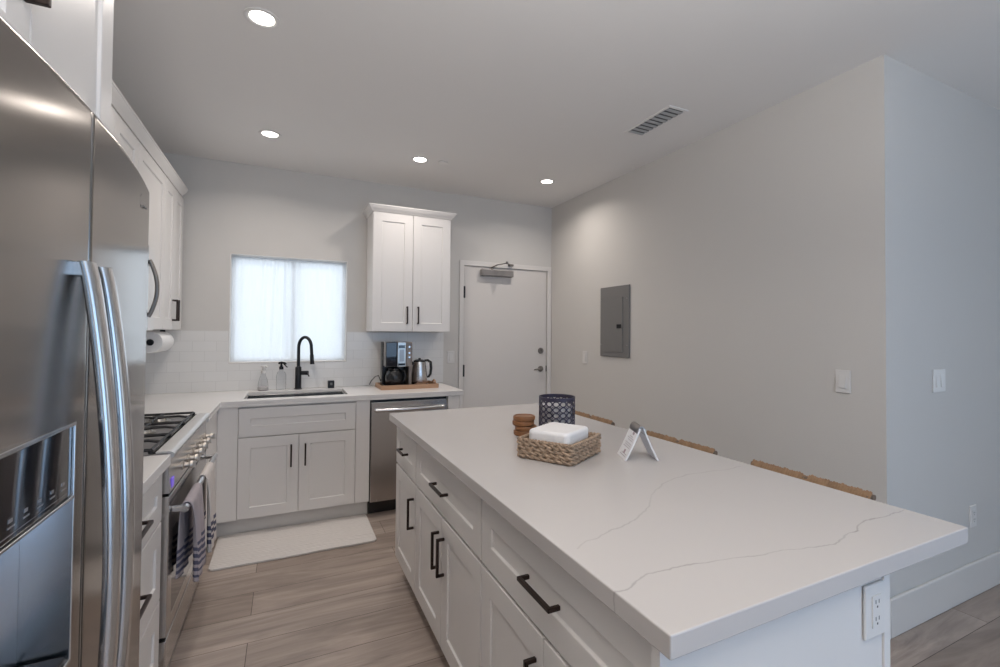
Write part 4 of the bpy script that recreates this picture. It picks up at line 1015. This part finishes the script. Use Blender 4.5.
gl.rings([[(lx+r*math.cos(2*PI*k/40), ly+r*math.sin(2*PI*k/40), CT+z) for k in range(40)] for r, z in ((0.001, 0.006), (gr, 0.006), (gr, 0.118), (gr-0.003, 0.118), (gr-0.003, 0.010), (0.001, 0.010))])
obj('glass_cup', gl, M['frost'], ln, smooth=40)
# four coasters in a stack
cx_, cy_ = 2.019, -2.328
names = ('bottom', 'second from the bottom', 'third from the bottom', 'topmost')
proto = None
for k in range(4):
    ox, oy = ((0.002, 0.0), (0.006, -0.004), (-0.003, 0.003), (0.0, 0.0))[k]
    lab = ('bottom round wooden coaster of the stack on the island', 'round wooden coaster second from the bottom of the island stack', 'round wooden coaster second from the top of the island stack', 'topmost round wooden coaster of the stack on the island')[k]
    loc = (cx_+ox, cy_+oy, CT+0.0004+k*0.0222)
    if proto is None:
        proto = obj('coaster', MB().lathe([(0.0, 0.0), (0.046, 0.0), (0.050, 0.004), (0.051, 0.017), (0.048, 0.0218), (0.043, 0.0218), (0.041, 0.019), (0.0, 0.019)], (0, 0, 0), 36), M['coaster'], smooth=40, local=True)
        proto.location = loc; tag(proto, lab, 'coaster', 'stack of wooden coasters')
    else:
        c2 = proto.copy(); COL.objects.link(c2); c2.location = loc; c2['label'] = lab
# woven basket with napkins: local frame, u along front-left edge, v along right edge
bF = Vector((1.942, -2.854, 0)); bL = Vector((1.813, -2.679, 0)); bR = Vector((2.148, -2.732, 0))
ctr = (bL+bR)/2; ang = math.atan2((bR-bF).y, (bR-bF).x)
bw, bd_ = 0.256, 0.236      # along v (F->R) and along F->L
bk = thing('wicker_basket', 'shallow rectangular woven seagrass basket on the island holding napkins', 'basket', (ctr.x, ctr.y, CT), ang)
def rrect(w, d, r, n=6):
    p = []
    for sx_, sy_, a0 in ((1, 1, 0), (-1, 1, 90), (-1, -1, 180), (1, -1, 270)):
        for k in range(n+1):
            a = math.radians(a0+90*k/n); p.append((sx_*(w/2-r)+r*math.cos(a), sy_*(d/2-r)+r*math.sin(a)))
    return p
def resample(p, n):
    L = [0]
    for i in range(len(p)): L.append(L[-1]+math.dist(p[i], p[(i+1) % len(p)]))
    out = []
    j = 0
    for k in range(n):
        s = L[-1]*k/n
        while L[j+1] < s: j += 1
        t = (s-L[j])/max(1e-9, L[j+1]-L[j]); a, b = p[j], p[(j+1) % len(p)]
        out.append((a[0]+(b[0]-a[0])*t, a[1]+(b[1]-a[1])*t))
    return out
base = rrect(bw-0.012, bd_-0.012, 0.007)
wv = MB(); N = 264; ring = resample(base, N); nb = 15
for row in range(4):
    zc = 0.0122+row*0.0154
    for ph in (0, 1):
        pts = []; rad = []
        for k, (x, y) in enumerate(ring):
            nx, ny = ring[(k+1) % N][1]-ring[k-1][1], -(ring[(k+1) % N][0]-ring[k-1][0]); l = math.hypot(nx, ny)
            a = 2*PI*nb*k/N+PI*ph+row*PI/2
            off = 0.0055*math.sin(a)
            pts.append((x+nx/l*off, y+ny/l*off, zc+0.0042*math.cos(a))); rad.append(0.0058+0.0012*math.cos(2*a))
        wv.tube(pts, rad, 6, closed=True)
obj('woven_sides', wv, M['wicker'], bk, smooth=60, local=True)
st = MB()
for k in range(0, 44):
    x, y = resample(base, 44)[k]
    st.cyl((x*0.985, y*0.985, 0.002), (x*0.985, y*0.985, 0.066), 0.0024, n=6)
obj('stakes', st, M['wicker'], bk, local=True)
rm = MB()
for ph in (0, 1):
    pts = []
    for k, (x, y) in enumerate(ring):
        a = 2*PI*33*k/N+PI*ph
        pts.append((x*(1+0.025*math.sin(a)), y*(1+0.025*math.sin(a)), 0.0705+0.003*math.cos(a)))
    rm.tube(pts, 0.0048, 6, closed=True)
obj('rim', rm, M['wicker'], bk, smooth=60, local=True)
obj('basket_floor', MB().prism(rrect(bw-0.014, bd_-0.014, 0.012), 0.0006, 0.006, XY), M['wicker'], bk, local=True)
npk = thing('napkin_stack', 'stack of folded white paper napkins in the woven basket', 'napkins', (ctr.x, ctr.y, CT+0.0066), ang)
nl = MB()
for k in range(2):
    jx, jy = random.uniform(-0.0015, 0.0015), random.uniform(-0.0015, 0.0015)
    z0 = k*0.0502; w2, d2 = 0.096, 0.086
    nl.prism([(a+jx-0.006, b+jy+0.002) for a, b in rrect(w2*2, d2*2, 0.022, 5)], z0, z0+0.0500, XY)
obj('napkins', nl, M['napkin'], npk, local=True, bevel=0.013, seg=5)
# tent card
F0 = Vector((2.155, -2.879, 0)); F1 = Vector((2.271, -2.931, 0)); Bv = Vector((2.212, -2.761, 0))
acr = (F1-F0).normalized(); ang2 = math.atan2(acr.y, acr.x)
tw = (F1-F0).length; dep = 0.112; mid = (F0+F1)/2
tcn = thing('tent_card', 'small white folded tent card with a grey top beside the basket', 'card', (mid.x, mid.y, CT), ang2)
hh_ = 0.116; th = 0.004; ax_ = 0.010
def leaf(sg):
    # slightly bowed leaf from the base up to the ridge
    prof = []
    for k in range(9):
        t = k/8; x = sg*(tw/2*(1-t)+ax_*t-0.002*math.sin(PI*t)); prof.append((x, 0.0004+hh_*t))
    q = [(x, z) for x, z in prof]+[(x-sg*0.006, z) for x, z in prof[::-1]]
    return MB().prism(q, 0.0, dep, lambda a, b, d: (a, d, b))
lfL = obj('leaf', leaf(-1), M['card'], tcn, local=True, smooth=40)
obj('leaf', leaf(1), M['card'], tcn, local=True, smooth=40)
q = [(0.0175*math.cos(a)*1.0, hh_-0.020+0.030*math.sin(a)) for a in [PI*k/14 for k in range(15)]]
q2 = [(0.0125*math.cos(a), hh_-0.022+0.028*math.sin(a)) for a in [PI*k/14 for k in range(14, -1, -1)]]
obj('top_clip', MB().prism(q+q2, 0.004, dep-0.004, lambda a, b, d: (a, d, b)), M['steel_d'], tcn, local=True, smooth=40)
lines = MB()
def onleaf(t): return -(tw/2*(1-t)+ax_*t-0.002*math.sin(PI*t))-0.0006
for t0, t1, y0, y1 in ((0.08, 0.10, 0.015, 0.09), (0.14, 0.16, 0.015, 0.08), (0.34, 0.36, 0.015, 0.095), (0.40, 0.42, 0.015, 0.085), (0.46, 0.48, 0.015, 0.092), (0.56, 0.58, 0.015, 0.075), (0.62, 0.64, 0.015, 0.09), (0.68, 0.70, 0.03, 0.07)):
    lines.rings([[(onleaf(t)+e, y, hh_*t) for t, e in ((t0, 0), (t1, 0), (t1, 0.0004), (t0, 0.0004))] for y in (y0, y1)])
obj('printed_lines', lines, M['ink'], lfL, local=True)
lines = MB()
for t0, t1, y0, y1 in ((0.15, 0.27, 0.042, 0.060), (0.76, 0.84, 0.03, 0.05)):
    lines.rings([[(onleaf(t)+e-0.0002, y, hh_*t) for t, e in ((t0, 0), (t1, 0), (t1, 0.0004), (t0, 0.0004))] for y in (y0, y1)])
obj('printed_marks', lines, M['inkrose'], lfL, local=True)

# ------------------------------------------------------------------ counter stools, local frame: back towards +x
sto = thing('counter_stool', 'x', 'stool', (0, 0, 0), 0, 'woven-back counter stools at the island')
SH = 0.62
for (x, y) in ((-0.17, -0.175), (-0.17, 0.175)):
    obj('leg', MB().tube([(x, y, 0.001), (x, y, SH)], [0.016, 0.019], 8), M['stoolwood'], sto, smooth=50, local=True)
for y in (-0.185, 0.185):
    obj('leg', MB().tube([(0.19, y, 0.001), (0.175, y, SH*0.6), (0.175, y, SH), (0.205, y*1.07, 0.886)], [0.016, 0.019, 0.019, 0.014], 8), M['stoolwood'], sto, smooth=50, local=True)
for y in (-0.18, 0.18):
    obj('stretcher', MB().cyl((-0.17, y, 0.22), (0.18, y, 0.22), 0.011, n=8), M['stoolwood'], sto, smooth=50, local=True)
obj('footrest', MB().cyl((-0.17, -0.175, 0.18), (-0.17, 0.175, 0.18), 0.013, n=8), M['stoolwood'], sto, smooth=50, local=True)
sw = MB(); k = 0
for k in range(34):
    y = -0.183+k*0.0111
    sw.tube([(-0.185, y, SH-0.012), (-0.18, y, SH+0.008), (0.0, y, SH+0.002), (0.17, y, SH+0.008), (0.182, y, SH-0.012)], 0.0062, 6)
obj('seat', sw, M['rush'], sto, smooth=60, local=True)
bw_ = MB()
for k in range(46):      # cords wrapped round the top rail and down to the lower rail
    y = -0.201+k*0.00893
    z_t = 0.897+0.0014*math.sin(k*2.3)+0.001*math.sin(k*5.1)+(-0.006 if abs(k-22.5) < 1.2 else 0)
    rr_ = 0.0055+0.0006*math.sin(k*1.7)
    bw_.tube([(0.180, y, 0.715), (0.188, y, 0.78), (0.193, y, z_t-0.016), (0.205, y, z_t), (0.219, y, z_t-0.014), (0.207, y, 0.78), (0.196, y, 0.715)], rr_, 6)
obj('backrest', bw_, M['rush'], sto, smooth=60, local=True)
bs = MB().cyl((0.206, -0.211, 0.884), (0.206, 0.211, 0.884), 0.0095, n=10).cyl((0.188, -0.19, 0.715), (0.188, 0.19, 0.715), 0.010, n=10)
obj('back_rail', bs, M['stoolwood'], sto, smooth=50, local=True)
SX = 2.455
spots = [(SX, -3.232, 'woven-back counter stool at the near end of the island'), (SX, -2.640, 'woven-back counter stool at the middle of the island, right of the tent card'), (SX, -1.950, 'woven-back counter stool at the far end, behind the lantern')]
sto.location = spots[0][:2]+(0,); sto['label'] = spots[0][2]; 
for x, y, lab in spots[1:]: dup(sto, (x, y, 0), lab)
